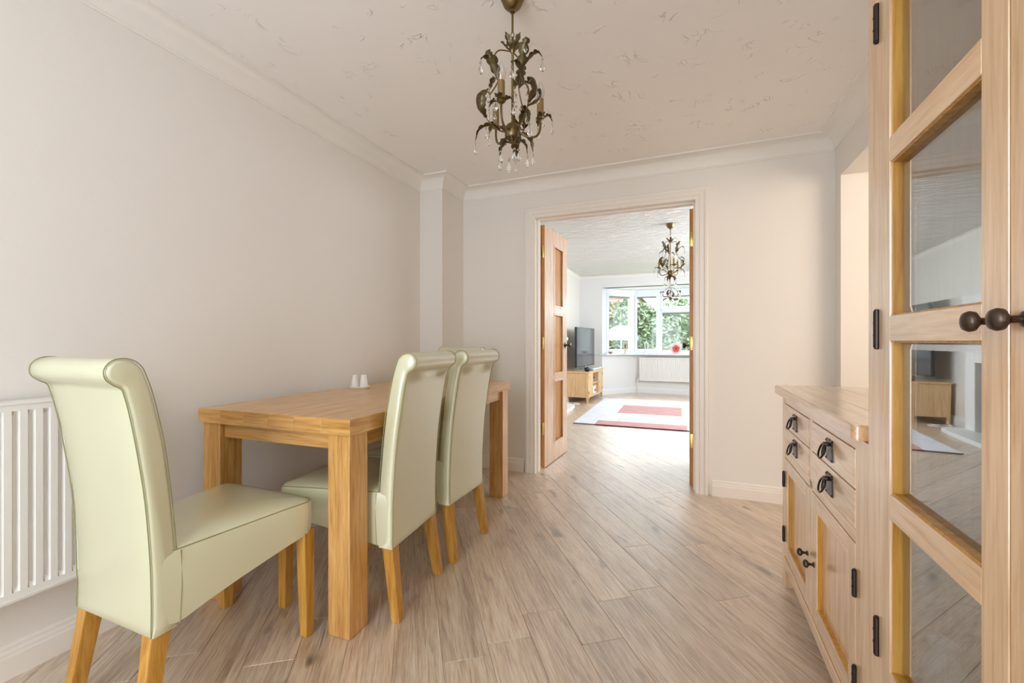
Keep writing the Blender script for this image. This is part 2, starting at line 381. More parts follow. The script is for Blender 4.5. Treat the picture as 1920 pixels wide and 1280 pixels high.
# floor: substrate + individual planks laid diagonally
floor = S(B(XL-.1, 2.5, YR-.1, 9.1, -.06, -.006).build('floor', M['dark_gap']), 'diagonally laid weathered oak plank floor running through both rooms')
ang = R(144.5); U = Vector((math.sin(ang), math.cos(ang))); Nn = Vector((-U.y, U.x))
def clip(poly, xa, xb, ya, yb):
    for ax, v, sg in ((0, xa, 1), (0, xb, -1), (1, ya, 1), (1, yb, -1)):
        out = []
        for i in range(len(poly)):
            p, q = poly[i-1], poly[i]; ip = sg*(p[ax]-v) >= 0; iq = sg*(q[ax]-v) >= 0
            if ip != iq:
                t = (v-p[ax])/(q[ax]-p[ax]); out.append(p+(q-p)*t)
            if iq: out.append(q)
        poly = out
        if len(poly) < 3: return []
    return poly
PITCH, PL = .1555, 1.22; s0 = 1.0336
fixed = {-3: -1.358, -1: -1.6075, 0: -1.9525, -5: -1.439}
rr = random.Random(3); pieces = []
for k in range(-32, 56):
    a, b_ = s0+k*PITCH, s0+(k+1)*PITCH
    off = fixed.get(k, rr.uniform(0, PL))
    t0 = off+math.floor((-9.5-off)/PL)*PL
    while t0 < 4:
        c = [Nn*a+U*t0, Nn*b_+U*t0, Nn*b_+U*(t0+PL), Nn*a+U*(t0+PL)]
        q = clip(c, XL, 2.2, -.55, 9.0)
        if q:
            # leave out pieces no one could see: inside or behind the walls beyond the living room and hall
            cx = sum(p.x for p in q)/len(q); cy = sum(p.y for p in q)/len(q)
            ar = abs(sum(q[i-1].x*q[i].y-q[i].x*q[i-1].y for i in range(len(q))))/2
            if ar > .004 and not (cy > 3.4 and cx > 1.62) and not (cy < 2.9 and cx > 1.3 and cy < 1.0): pieces.append((ar, q, Nn*(a+b_)/2+U*(t0+PL/2)))
        t0 += PL
def plank(q, c):
    loc = [((p-c).dot(U), (p-c).dot(Nn)) for p in q]
    # orientation: local x along U, local y along Nn (right-handed check below)
    xs = [p[0] for p in loc]; ys = [p[1] for p in loc]; lx, ly = max(xs)-min(xs), max(ys)-min(ys)
    mx, my = (max(xs)+min(xs))/2, (max(ys)+min(ys))/2
    t = bmesh.new()
    def ring(g, z): return [t.verts.new((mx+(p[0]-mx)*(1-2*g/max(lx, .02)), my+(p[1]-my)*(1-2*g/max(ly, .02)), z)) for p in loc]
    r0, r1, r2 = ring(.0004, -.007), ring(.0004, -.0010), ring(.0016, 0)
    n = len(loc)
    for a, b in ((r0, r1), (r1, r2)):
        for i in range(n): t.faces.new((a[i], a[(i+1) % n], b[(i+1) % n], b[i]))
    t.faces.new(r2)
    bmesh.ops.recalc_face_normals(t, faces=t.faces[:])
    if r2[0].link_faces and [f for f in t.faces if len(set(f.verts) & set(r2)) == n][0].normal.z < 0:
        bmesh.ops.reverse_faces(t, faces=t.faces[:])
    mb = MB(); mb.add(t); o = mb.build('plank', M['plank'], floor)
    o.location = (c.x, c.y, 0); o.rotation_euler = (0, 0, math.atan2(U.y, U.x)); return o
pieces.sort(key=lambda p: -p[0])
for ar, q, c in pieces[:299]: plank(q, c)

W = M['wall']; WL = M['wall_live']
S(B(XL-.12, XL, YR-.1, LF+.1, 0, 2.4).build('wall_left', W), 'long plain white wall on the left')
wb = MB(); wb.box(XL, -1.115, YB, YB+.11, 0, 2.4); wb.box(.088, XR+.2, YB, YB+.11, 0, 2.4); wb.box(-1.115, .088, YB, YB+.11, 2.015, 2.4)
S(wb.build('wall_back', W), 'white wall with the double doorway to the living room')
S(B(XL, -1.73, 2.835, YB, 0, 2.4).build('wall_pillar', W), 'boxed pillar in the corner beyond the table')
wr = MB(); TH = .19
wr.box(XR, XR+TH, YR-.1, 2.25, 0, 2.4); wr.box(XR, XR+TH, 3.067, YB, 0, 2.4); wr.box(XR, XR+TH, 2.25, 3.067, 2.016, 2.4)
S(wr.build('wall_right', W), 'white right wall with a square opening behind the sideboard')
# rear wall with glazed door opening behind the camera
rw = MB(); rw.box(XL, -1.35, YR-.12, YR, 0, 2.4); rw.box(-.15, XR, YR-.12, YR, 0, 2.4); rw.box(-1.35, -.15, YR-.12, YR, 2.1, 2.4)
S(rw.build('wall_rear', W), 'wall behind the camera with a glazed door opening')
S(B(XL-.1, XR+TH, YR-.12, YB+.05, H, H+.12).build('ceiling', M['ceil']), 'hand-textured white plaster ceiling of the dining room')
# hall beyond the right opening
hw = MB(); hw.box(2.5, 2.6, .7, 3.3, 0, 2.4); hw.box(XR+TH, 2.5, .6, .7, 0, 2.4); hw.box(XR+TH, 2.5, 3.067, 3.167, 0, 2.4)
S(hw.build('wall_hall', W), 'white walls of the hall beyond the right opening')
S(B(XR+TH, 2.6, .6, 3.2, H, H+.1).build('ceiling', M['coving']), 'plain ceiling of the hall beyond the right opening')
# living room
lw = MB()
lw.box(LRX, LRX+.12, YB+.11, LF+.1, 0, 2.4)
S(lw.build('wall_living', WL), 'far right wall of the living room')
lf = MB(); lf.box(XL, -1.49, LF, LF+.12, 0, 2.4); lf.box(1.17, LRX, LF, LF+.12, 0, 2.4); lf.box(-1.49, 1.17, LF, LF+.12, 2.07, 2.4)
S(lf.build('wall_front', WL), 'pale grey far wall around the bay window')
S(B(XL-.1, LRX+.1, YB+.05, LF+.12, H+.001, H+.12).build('ceiling', M['ceil_live']), 'rippled white plaster ceiling of the living room')
BX0, BX1 = -.985, .665
def bay_poly(o=0): return [(-1.49-o, LF+.02), (BX0-o*.6, BAYY+o), (BX1+o*.6, BAYY+o), (1.17+o, LF+.02)]
def bay_strip(mb, z0, z1, o0=0, o1=.12):
    P = bay_poly(o0); Q = bay_poly(o1)
    for i in range(3):
        mb.prism([P[i], P[i+1], Q[i+1], Q[i]], z0, z1)
bw = MB(); bay_strip(bw, 0, .77)
S(bw.build('wall_bay', WL), 'low white wall under the bay window')
S(MB().prism(bay_poly(.2), 2.07, 2.2).build('ceiling', M['white']), 'flat white soffit over the bay window')
sl = MB()
P = bay_poly(-.0); sl.prism([(-1.52, LF-.03), (-1.49, LF+.03), (BX0+.0, BAYY), (BX1, BAYY), (1.17, LF+.03), (1.2, LF-.03), (1.12, LF-.03), (BX1-.03, BAYY-.19), (BX0+.05, BAYY-.19), (-1.40, LF-.03)][::-1], .77, .795)
S(sl.build('trim_1', M['upvc']), 'white window sill following the bay')
# living front wall skirting in bay and coving of the dining room
cov = MB(); n = 7; prof = [(0, H-.098), (.006, H-.098), (.006, H-.090)]
for i in range(n+1):
    a = R(90*i/n); prof.append((.010+.078*(1-math.cos(a)), H-.088+.078*math.sin(a)))
prof += [(.094, H-.010), (.094, H), (0, H)]
sweep(cov, [(XL, YR), (XL, 2.835), (-1.73, 2.835), (-1.73, YB), (XR, YB), (XR, YR)], prof)
S(cov.build('trim_2', M['coving'], smooth=True, angle=30), 'white coving round the dining room ceiling')
cov2 = MB(); sweep(cov2, [(XL, YB+.11), (XL, LF), (LRX, LF), (LRX, YB+.11)], [(o*.5, H-(H-z)*.5) for o, z in prof])
S(cov2.build('trim_3', M['coving'], smooth=True), 'white coving round the living room ceiling')
bp_ = [(0, 0), (.018, 0), (.018, .066), (.013, .070), (.013, .080), (.009, .086), (.009, .096), (.004, .102), (0, .103)]
def skirting(name, path, label, k=1.0):
    mb = MB(); sweep(mb, path, [(o, z*k) for o, z in bp_]); return S(mb.build(name, M['trim']), label)
skirting('baseboard_left', [(XL, YR), (XL, 2.835), (-1.73, 2.835), (-1.73, YB), (-1.182, YB)], 'moulded white skirting along the left wall')
skirting('baseboard_right', [(.165, YB), (XR, YB), (XR, 3.067)], 'moulded white skirting right of the doorway')
skirting('baseboard_bay', [(XL, 3.3), (XL, LF), (-1.49, LF), (BX0, BAYY), (BX1, BAYY), (1.17, LF), (LRX, LF)], 'white skirting of the living room', 1.15).data.materials[0] = M['white_trim']
# door frame: lining + moulded architrave
dl = MB()
dl.box(-1.115, -1.09, YB-.012, YB+.135, 0, 2.03); dl.box(.063, .088, YB-.012, YB+.135, 0, 2.03); dl.box(-1.09, .063, YB-.0117, YB+.1347, 2.0, 2.03)
dl.box(-1.091, -1.078, YB+.04, YB+.085, 0, 1.995, .001); dl.box(.051, .064, YB+.04, YB+.085, 0, 1.995, .001); dl.box(-1.085, .058, YB+.041, YB+.084, 1.988, 2.001, .001)
ap = [(0, -.006), (0, .006), (.006, .010), (.016, .010), (.020, .015), (.044, .016), (.052, .021), (.066, .022), (.072, .018), (.072, 0)]
xa, xb, za = -1.098, .071, 2.008
rows = []
for (sx, bx, bz) in ((-1, xa, 0), (-1, xa, za), (1, xb, za), (1, xb, 0)):
    rows.append([(bx+sx*o, YB-d-.001, (bz if bz == 0 else bz+o)) for o, d in ap])
dl.grid(rows, closed_u=True, cap0=True, cap1=True)
S(dl.build('trim_4', M['trim']), 'moulded white door frame round the double doorway')

# doors: each leaf a Empty at its hinge
def door_leaf(name, side, hx, hy, rot, label):
    """local: hinge at origin, leaf runs along +y, thickness to -x*side"""
    d = struct(name, label, (hx, hy, 0), rot); w, t, hgt = .578, .036, 1.983
    x0, x1 = (-t, 0) if side > 0 else (0, t)
    slots = [(.165, .689), (.755, 1.264), (1.34, 1.853)]; ya, yb = .232, .456
    mb = MB()
    mb.box(x0, x1, 0, ya, .008, hgt, .001); mb.box(x0, x1, yb, w, .008, hgt, .001)
    zs = [.008]+[z for s in slots for z in s]+[hgt]
    for i in range(0, len(zs), 2): mb.box(x0, x1, ya, yb, zs[i], zs[i+1])
    mb.build('leaf', M['door'], d)
    e = MB(); e.box(x0-.0004, x1+.0004, -.0012, .0006, .008, hgt); e.build('lipping', M['door_edge'], d)
    for z0, z1 in slots:
        fr = MB()
        for xs in ((x0-.004, x0+.004), (x1-.004, x1+.004)):
            fr.box(xs[0], xs[1], ya-.012, ya+.006, z0-.012, z1+.012, .002); fr.box(xs[0], xs[1], yb-.006, yb+.012, z0-.012, z1+.012, .002)
            fr.box(xs[0], xs[1], ya, yb, z0-.012, z0+.006, .002); fr.box(xs[0], xs[1], ya, yb, z1-.006, z1+.012, .002)
        fo = fr.build('panel_moulding', M['door'], d)
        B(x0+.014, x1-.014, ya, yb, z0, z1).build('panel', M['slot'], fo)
    for z in (.32, 1.02, 1.765):
        hb = MB(); yk = -.004
        hb.box(x0-.012 if side > 0 else x1, x0 if side > 0 else x1+.012, -.002, .03, z-.05, z+.05, .001)
        hb.box((x0+x1)/2-.014, (x0+x1)/2+.014, -.0035, -.0008, z-.05, z+.05, .0008)
        kx = x0-.008 if side > 0 else x1+.008
        hb.tube([(kx, yk, z-.05), (kx, yk, z+.05)], .006, 10)
        hb.build('hinge', M['yellow_brass'], d, smooth=True)
    for s_, xf in ((1, x1), (-1, x0)):
        k = MB()
        mt = Matrix.Translation((xf, w-.055, 1.0)) @ Matrix.Rotation(R(90)*s_, 4, 'Y')
        k.lathe([(.026, 0), (.026, .003), (.022, .006), (.010, .009), (.008, .028), (.012, .034), (.022, .040), (.026, .048), (.024, .056), (.014, .061), (0, .062)], 24, mt)
        k.build('knob', M['bronze'], d, smooth=True)
    return d
door_leaf('door_1', 1, -1.061, 3.318, R(-3.4), 'left oak door leaf with three tall narrow panels, standing open')
door_leaf('door_2', -1, .028, 3.318, R(-1.2), 'right oak door leaf seen edge on, standing open into the living room')

# ------------------------------------------------------------------ bay window
def casement(parent, w, z0, z1, fw, name='casement', glass_y=0, blind=True):
    pass
def window_section(win, p0, p1, specs):
    """p0->p1 plan points; specs: (u0,u1,z0,z1,opening?) glass lights within it"""
    p0, p1 = Vector(p0), Vector(p1); d = (p1-p0); L = d.length; rz = math.atan2(d.y, d.x)
    fr = MB(); y0, y1 = -.0, .065
    Z0, Z1 = .795, 2.07; e0 = max(.04, specs[0][0]+.005); e1 = max(.04, L-specs[-1][1]+.005)
    fr.box(0, e0, y0, y1, Z0, Z1, .004); fr.box(L-e1, L, y0, y1, Z0, Z1, .004); fr.box(.004, L-.004, y0+.004, y1-.004, Z0+.001, Z0+.04, .004); fr.box(.004, L-.004, y0+.004, y1-.004, Z1-.10, Z1-.003, .004)
    us = sorted({s[1] for s in specs if s[1] < L-.06})
    for u in us: fr.box(u-.03, u+.03, y0, y1, Z0, Z1, .004)
    f = fr.build('window_frame', M['upvc'], win); f.location = (p0.x, p0.y, 0); f.rotation_euler = (0, 0, rz)
    for (u0, u1, z0, z1, op) in specs:
        s = MB(); b = .052 if op else .03; ya, yb = (-.012, .05) if op else (.0, .05)
        s.box(u0, u0+b, ya, yb, z0, z1, .005); s.box(u1-b, u1, ya, yb, z0, z1, .005); s.box(u0+.003, u1-.003, ya+.002, yb-.002, z0+.003, z0+b, .004); s.box(u0+.003, u1-.003, ya+.002, yb-.002, z1-b, z1-.003, .004)
        if op: s.box((u0+u1)/2-.05, (u0+u1)/2+.05, -.03, -.012, z0+.012, z0+.03, .004) if (z1-z0) < .4 else s.box(u1-.035, u1-.018, -.035, -.012, (z0+z1)/2-.1, (z0+z1)/2+.02, .004)
        so = s.build('sash', M['upvc'], win); so.location = f.location; so.rotation_euler = f.rotation_euler
        B(u0+b-.004, u1-b+.004, .018, .024, z0+b-.004, z1-b+.004).build('glass_pane', M['window_glass'], so)
        B(u0+b, u1-b, -.002, .012, z1-b-.03, z1-b-.004).build('blind', M['blindgrey'], so)
    return f
M['blindgrey'] = flat('grey_blind', lin(136, 134, 138), .6)
win = struct('window_1', 'white framed bay window with garden view at the far end of the living room')
a, b_, c, d_ = (-1.49, LF+.04), (BX0, BAYY-.04), (BX1, BAYY-.04), (1.17, LF+.04)
La = math.dist(a, b_)
window_section(win, a, b_, [(.10, La-.03, .83, 1.98, True)])
window_section(win, b_, c, [(.03, .50, .83, 1.98, True), (.53, 1.13, .83, 1.63, False), (.53, 1.13, 1.67, 1.98, True), (1.16, 1.62, .83, 1.98, True)])
fr = MB(); fr.box(-.44, .13, BAYY-.034, BAYY+.019, 1.625, 1.675, .004); fr.build('transom', M['upvc'], win)
fr = MB(); fr.tube([(BX0-.01, BAYY-.01, .795), (BX0-.01, BAYY-.01, 2.07)], .05, 8); fr.tube([(BX1+.01, BAYY-.01, .795), (BX1+.01, BAYY-.01, 2.07)], .05, 8); fr.build('corner_post', M['upvc'], win)
window_section(win, c, d_, [(.03, La-.10, .83, 1.98, True)])

# ------------------------------------------------------------------ dining table
TT = .765
tb = thing('dining_table', 'long chunky honey oak dining table on square block legs', 'table', (-1.06, 1.14, 0), R(1.7))
tw, tl = .76, 1.55
for i in range(6):
    x1 = -i*tw/6
    B(x1-tw/6+.0002, x1-.0002, 0, tl, TT-.056, TT, .0009).build('top_board', M['oak_y'], tb)
for o in tb.children:
    o.data.materials.append(M['oak_x'])
    for p in o.data.polygons: p.material_index = 1 if abs(p.normal.y) > .8 else 0
lg = .095; zt = TT-.056
for (x, y) in ((-.012, .012), (-tw+.012+lg, .012), (-.012, tl-.012-lg), (-tw+.012+lg, tl-.012-lg)):
    B(x-lg, x, y, y+lg, 0, zt, .003).build('leg', M['oak_z'], tb)
B(-tw+.11, -.107, .03, .052, zt-.058, zt).build('apron', M['oak_x'], tb)
B(-tw+.11, -.107, tl-.052, tl-.03, zt-.058, zt).build('apron', M['oak_x'], tb)
B(-.052, -.03, .107, tl-.107, zt-.058, zt).build('apron', M['oak_y'], tb)
B(-tw+.03, -tw+.052, .107, tl-.107, zt-.058, zt).build('apron', M['oak_y'], tb)

# ------------------------------------------------------------------ dining chairs
def chair(label, loc, rz, ruffle=False):
    c = thing('dining_chair', label, 'chair', loc, rz, 'roll back dining chairs')
    ctrl = [(0, .268), (.001, .36), (-.002, .475), (-.012, .62), (-.029, .752), (-.045, .85), (-.056, .900), (-.062, .917),
            (-.078, .928), (-.093, .944), (-.095, .966), (-.083, .984), (-.062, .991), (-.038, .986), (-.019, .968), (-.008, .94),
            (.004, .90), (.017, .84), (.033, .752), (.048, .62), (.058, .50), (.062, .42), (.062, .33), (.060, .272)]
    P = [(v.x, v.y) for v in catmull([Vector((y, z, 0)) for y, z in ctrl], 4)]
    P = P+[(.057, .266), (.003, .264)]
    n = len(P); cy = .0; hw = .18
    # inward normals
    nor = []
    for i in range(n):
        a, b = Vector(P[i-1]), Vector(P[(i+1) % n]); d = (b-a).normalized(); nor.append(Vector((d.y, -d.x)))
    rows = []
    xs = [(-hw, .012), (-hw+.003, .006), (-hw+.008, .002), (-hw+.015, 0)]
    k = 44 if ruffle else 4
    xs += [(-hw+.015+(2*hw-.03)*j/k, 0) for j in range(1, k)] + [(-x, o) for x, o in xs[::-1]]
    for x, o in xs:
        row = []
        for i, (y, z) in enumerate(P):
            p = Vector((y, z)) + nor[i]*o*(.1 if z < .285 else 1)
            wx = x*(1+.03*max(0, (.6-z)))          # a touch fuller low down
            if ruffle and i < n*.42 and .86 < z < .935 and y < -.03:
                p.x += .0022*math.sin(x*2*math.pi/.0155)*math.sin((z-.86)/.075*math.pi)
            row.append((wx, p.x, p.y))
        rows.append(row)
    mb = MB(); mb.grid(rows, closed_u=True, cap0=True, cap1=True)
    # make sure offset went inward: test orientation by comparing extents
    back = mb.build('backrest', M['leather'], c, smooth=True, angle=60)
    for sx in (-1, 1):
        t = MB(); t.tube([(sx*(hw-.0045)*(1+.03*max(0, (.6-z))), y-nor[i].x*.0004, z-nor[i].y*.0004) for i, (y, z) in enumerate(P) if i < n-2], .0016, 6)
        t.build('piping', M['piping'], back, smooth=True)
    # seat
    def outline(ins):
        w0, w1, y0, y1, r = .179-ins, .232-ins, .015+ins*.2, .480-ins, max(.006, .040-ins)
        pts = [(-w0, y0)]
        cl = Vector((-w1+r, y1-r)); cr = Vector((w1-r, y1-r))
        for k in range(6): pts.append((-w0-(w1-w0)*(k+1)/7*(y1-r-y0)/(y1-y0), y0+(y1-r-y0)*(k+1)/7))
        for k in range(7): a = R(180-90*k/6); pts.append((cl.x+r*math.cos(a), cl.y+r*math.sin(a)))
        for k in range(1, 8): pts.append((cl.x+(cr.x-cl.x)*k/8, y1+.004*math.sin(math.pi*k/8)))
        for k in range(7): a = R(90-90*k/6); pts.append((cr.x+r*math.cos(a), cr.y+r*math.sin(a)))
        for k in range(6, 0, -1): pts.append((w0+(w1-w0)*k/7*(y1-r-y0)/(y1-y0), y0+(y1-r-y0)*k/7))
        pts.append((w0, y0)); 
        for k in range(1, 6): pts.append((w0-2*w0*k/6, y0))
        return pts
    zb = lambda y: .266+.094*min(1, max(0, (y-.06)/.40))**.8
    rows = []
    for ins, zf in ((.01, lambda y: zb(y)), (.002, lambda y: zb(y)+.004), (0, lambda y: zb(y)+.014), (-.002, lambda y: .42), (0, lambda y: .462), (.004, lambda y: .471), (.006, lambda y: .4715), (.009, lambda y: .4745), (.02, lambda y: .480), (.05, lambda y: .487), (.10, lambda y: .492), (.16, lambda y: .494)):
        rows.append([(x, y, zf(y)) for x, y in outline(ins)])
    # keep inner rings centred
    mb = MB(); mb.grid(rows, closed_u=True, cap0=True, cap1=True)
    seat = mb.build('seat', M['leather'], c, smooth=True, angle=50)
    t = MB(); t.tube([(x, y, .4725) for x, y in outline(.0035)], .0016, 6, closed=True)
    t.build('piping', M['piping'], seat, smooth=True)
    for sx in (-1, 1):
        t = MB(); t.tube([(sx*.1845, .064, .272), (sx*.1860, .068, .37), (sx*.1850, .066, .468)], .0014, 6)
        t.build('seam', M['piping'], seat, smooth=True)
    for sx in (-1, 1):
        MB().tbox(sx*.213, .457, .034, .034, 0, sx*.209, .452, .043, .043, .372, .0015).build('leg', M['leg_z'], c)
        MB().tbox(sx*.167, -.014, .034, .034, 0, sx*.152, .030, .044, .046, .30, .0015).build('leg', M['leg_z'], c)
    return c
chair('pale green leather roll back chair at the near end of the table, nearest the radiator', (-1.452, .668, 0), 0)
chair('pale green roll back chair pulled up beside the nearest table leg', (-1.018, 1.47, 0), R(95.7), True)
chair('pale green roll back chair on the doorway side of the table, farther from the camera', (-1.020, 1.916, 0), R(90), True)
chair('pale green roll back chair at the far end of the table, mostly hidden', (-1.545, 2.745, 0), R(180))

# cruet set on the table
ct = (-1.735, 1.94)
def on_table(px_x, px_y): return (px_x, px_y, TT)
tray = thing('cruet_tray', 'small white ceramic tray under the salt and pepper pots', 'tray', (ct[0], ct[1], TT), R(22))
t = MB(); rows = []
for sc_, z in ((.80, 0), (.84, .0), (.98, .008), (1.0, .010), (.97, .011), (.82, .005), (.3, .004)):
    rows.append([(.062*sc_*math.copysign(abs(math.cos(a))**.7, math.cos(a)), .036*sc_*math.copysign(abs(math.sin(a))**.7, math.sin(a)), z) for a in [2*math.pi*k/32 for k in range(32)]])
t.grid(rows, closed_u=True, cap0=True, cap1=True); t.build('dish', M['ceramic'], tray, smooth=True)
def pot(loc, lab):
    p = thing('cruet_pot', lab, 'shaker', loc, 0, 'salt and pepper pots on the tray')
    m = MB(); m.lathe([(.0, 0), (.0225, 0), (.024, .003), (.0235, .014), (.019, .044), (.0165, .060)], 28); m.build('body', M['ceramic'], p, smooth=True)
    m = MB(); m.lathe([(.0165, .0602), (.0165, .066), (.0140, .0715), (.007, .0735), (0, .074)], 28); m.build('top', M['ceramic'], p, smooth=True)
pot((ct[0]-.0235*math.cos(R(22)), ct[1]-.0235*math.sin(R(22)), TT+.0052), 'left white ceramic pot of the salt and pepper pair')
pot((ct[0]+.0265*math.cos(R(22)), ct[1]+.0265*math.sin(R(22)), TT+.0052), 'right white ceramic pot of the salt and pepper pair')

# ------------------------------------------------------------------ radiators
def radiator(label, loc, rz, length, z0, z1, pitch=.0333, valve_side=1):
    """local: runs along +y from 0, front faces +x, wall at x=0"""
    r = thing('radiator', label, 'radiator', loc, rz, 'white panel radiators')
    n = int((length-.05)/pitch); y_off = (length-n*pitch)/2
    top, bot = z1-.035, z0+.038; rows = []
    ys = [(0, 0)]
    for i in range(n):
        y = y_off+i*pitch
        ys += [(y, 0), (y+.004, -.011), (y+.012, -.011), (y+.017, 0)]
    ys.append((length, 0)); xf = .085
    zz = [(z0+.004, 0), (bot-.008, 0), (bot+.006, 1), (top-.006, 1), (top+.008, 0), (z1-.006, 0)]
    for z, k in zz: rows.append([(xf+dx*k, y, z) for y, dx in ys])
    m = MB(); m.grid(rows); m.box(xf-.014, xf-.0125, 0, length, z0+.004, z1-.006)
    m.box(xf-.0125, xf+.001, -.001, .003, z0+.004, z1-.006); m.box(xf-.0125, xf+.001, length-.003, length+.001, z0+.004, z1-.006)
    m.box(xf-.012, xf+.004, 0, length, z0, z0+.012, .003)
    m.build('front_panel', M['radiator'], r, smooth=True, angle=25)
    m = MB(); m.box(.02, xf+.003, -.002, length+.002, z1-.010, z1, .002)
    m.build('top_grille', M['radiator'], r)
    for ya_, yb_ in ((-.002, 0), (length, length+.002)): B(.022, xf-.002, ya_, yb_, z0+.02, z1-.01).build('side_panel', M['radiator'], r)
    m = MB(); m.box(.02, .034, 0.01, length-.01, z0+.005, z1-.02); m.build('rear_panel', M['radiator'], r)
    yv = -.03 if valve_side < 0 else length+.03
    m = MB(); m.tube([(.06, yv, z0+.03), (.06, yv, 0)], .0075, 10); m.tube([(.06, yv, z0+.03), (.06, yv-valve_side*.03, z0+.03)], .008, 10)
    m.build('pipe', M['radiator'], r, smooth=True)
    m = MB(); m.lathe([(.0, 0), (.016, 0), (.018, .01), (.018, .045), (.014, .055), (0, .056)], 20, Matrix.Translation((.06, yv, z0+.035)))
    m.build('valve', M['silver'], r, smooth=True)
    return r
radiator('long white panel radiator on the left wall behind the nearest chair', (XL, -.42, 0), 0, 1.30, .257, .853)
radiator('white panel radiator under the bay window in the living room', (-.85, BAYY, 0), R(-90), 1.35, .25, .715, valve_side=-1)

# ------------------------------------------------------------------ sideboard
# local frame: front at x=0 facing -x, y along the room
FX = .383
sb = thing('sideboard', 'pale oak sideboard with four ringed drawers and two panelled doors', 'sideboard', (FX+1.7*math.sin(R(-.6)), 0, 0), R(-.6))
OY, OZ, OX = M['pale_oak_y'], M['pale_oak_z'], M['pale_oak_x']
y0, y1 = 1.160, 2.137; dep = .43
def bd(x0, x1, a, b, z0, z1, nm, mt, par, bev=.0012): return B(x0, x1, a, b, z0, z1, bev=bev).build(nm, mt, par)
# top boards with rounded near end
tx = [-.022, .09, .20, .31, dep]
for i in range(4):
    m = MB()
    if i == 0:
        pts = [(-.022, 2.185), (-.022, 1.214)]+[(-.022+.014*(1-math.cos(R(a))), 1.214-.014*math.sin(R(a))) for a in (15, 30, 45, 60, 75, 90)]+[(.0895, 1.200), (.0895, 2.19), (-.010, 2.19)]
        m.prism(pts, .805, .842, bev=.004)
    else: m.box(tx[i]+.0004, tx[i+1]-.0004, 1.200, 2.19, .805, .842, .002)
    m.build('top_board', OY, sb)
bd(0, .045, 2.092, y1, 0, .804, 'leg', OZ, sb); bd(0, .045, y0, y0+.100, 0, .804, 'leg', OZ, sb)
bd(dep-.05, dep-.005, 2.092, y1, 0, .804, 'leg', OZ, sb); bd(dep-.05, dep-.005, y0, y0+.045, 0, .804, 'leg', OZ, sb)
bd(.01, .03, 2.074, 2.094, .096, .804, 'stile', OZ, sb); 
bd(.001, .022, 1.26, 2.092, .775, .804, 'rail', OY, sb); bd(.001, .022, 1.26, 2.092, .549, .580, 'rail', OY, sb)
bd(-.004, .022, 1.26, 2.092, .094, .134, 'rail', OY, sb, .002)
bd(.001, .022, 1.658, 1.690, .134, .778, 'stile', OZ, sb)
m = MB(); m.box(.05, dep-.02, y0+.01, y0+.028, .09, .804); m.build('side_panel', OZ, sb)
m = MB(); m.box(.05, dep-.02, y1-.028, y1-.01, .09, .804); m.build('side_panel', OZ, sb)
m = MB(); m.box(.03, dep-.015, y0+.02, y1-.02, .095, .112); m.build('bottom_board', OY, sb)
m = MB(); m.box(dep-.025, dep-.015, y0+.02, y1-.02, .1, .804); m.build('back_panel', OZ, sb)
def ring_pull(par, y, z):
    """back plate with two nested drop rings, on a face looking to -x"""
    m = MB(); m.prism([(-.030, -.026), (-.026, -.030), (.026, -.030), (.030, -.026), (.028, .0), (.030, .026), (.024, .031), (.008, .028), (0, .031), (-.008, .028), (-.024, .031), (-.030, .026), (-.028, 0)], -.003, 0, 'x')
    for a, b in ((-.025, .025), (.025, .025), (-.025, -.025), (.025, -.025)): m.lathe([(.003, 0), (.002, .002), (0, .0025)], 8, Matrix.Translation((-.003, a, b)) @ Matrix.Rotation(R(-90), 4, 'Y'))
    m.box(-.016, -.002, -.012, .012, .012, .021, .003)
    m.tube([(-.014-.006*(1-math.cos(a)), .022*math.sin(a), -.004+.020*math.cos(a)) for a in [2*math.pi*k/28 for k in range(28)]], .0027, 8, closed=True)
    m.tube([(-.012-.003*(1-math.cos(a)), .012*math.sin(a), -.002+.015*math.cos(a)) for a in [2*math.pi*k/24 for k in range(24)]], .0022, 8, closed=True)
    g = m.build('handle', M['iron'], par, smooth=True, loc=(-.001, y, z)); g['label'] = 'blackened metal plate with ring pulls'
for ya, yb in ((1.6925, 2.0895), (1.2625, 1.6555)):
    for za, zb_ in ((.678, .773), (.582, .675)):
        d = B(-.001, .3, ya, yb, za, zb_, bev=.002).build('drawer', OY, sb)
        ring_pull(d, (ya+yb)/2, (za+zb_)/2)
def round_knob(par, x, y, z, s=1.0, name='knob'):
    m = MB(); m.lathe([(.009*s, 0), (.009*s, .002*s), (.0045*s, .004*s), (.0045*s, .013*s), (.008*s, .016*s), (.0125*s, .019*s), (.0135*s, .024*s), (.011*s, .029*s), (.005*s, .0315*s), (0, .032*s)], 24, Matrix.Translation((x, y, z)) @ Matrix.Rotation(R(-90), 4, 'Y'))
    o = m.build(name, M['bronze'], par, smooth=True, angle=50); o['label'] = 'round bronze knob'
def barrel(par, x, y, z, h=.06):
    m = MB(); m.tube([(x-.003, y, z-h/2), (x-.003, y, z+h/2)], .0058, 12)
    for dz in (-h/2, h/2): m.lathe([(.0045, 0), (.0045, .003), (0, .005)], 10, Matrix.Translation((x-.003, y, z+dz)) @ (Matrix.Rotation(math.pi, 4, 'X') if dz < 0 else Matrix.Identity(4)))
    for dz in (-h/6, h/6): m.tube([(x-.003, y, z+dz-.001), (x-.003, y, z+dz+.001)], .0064, 12)
    o = m.build('hinge', M['iron'], par, smooth=True)
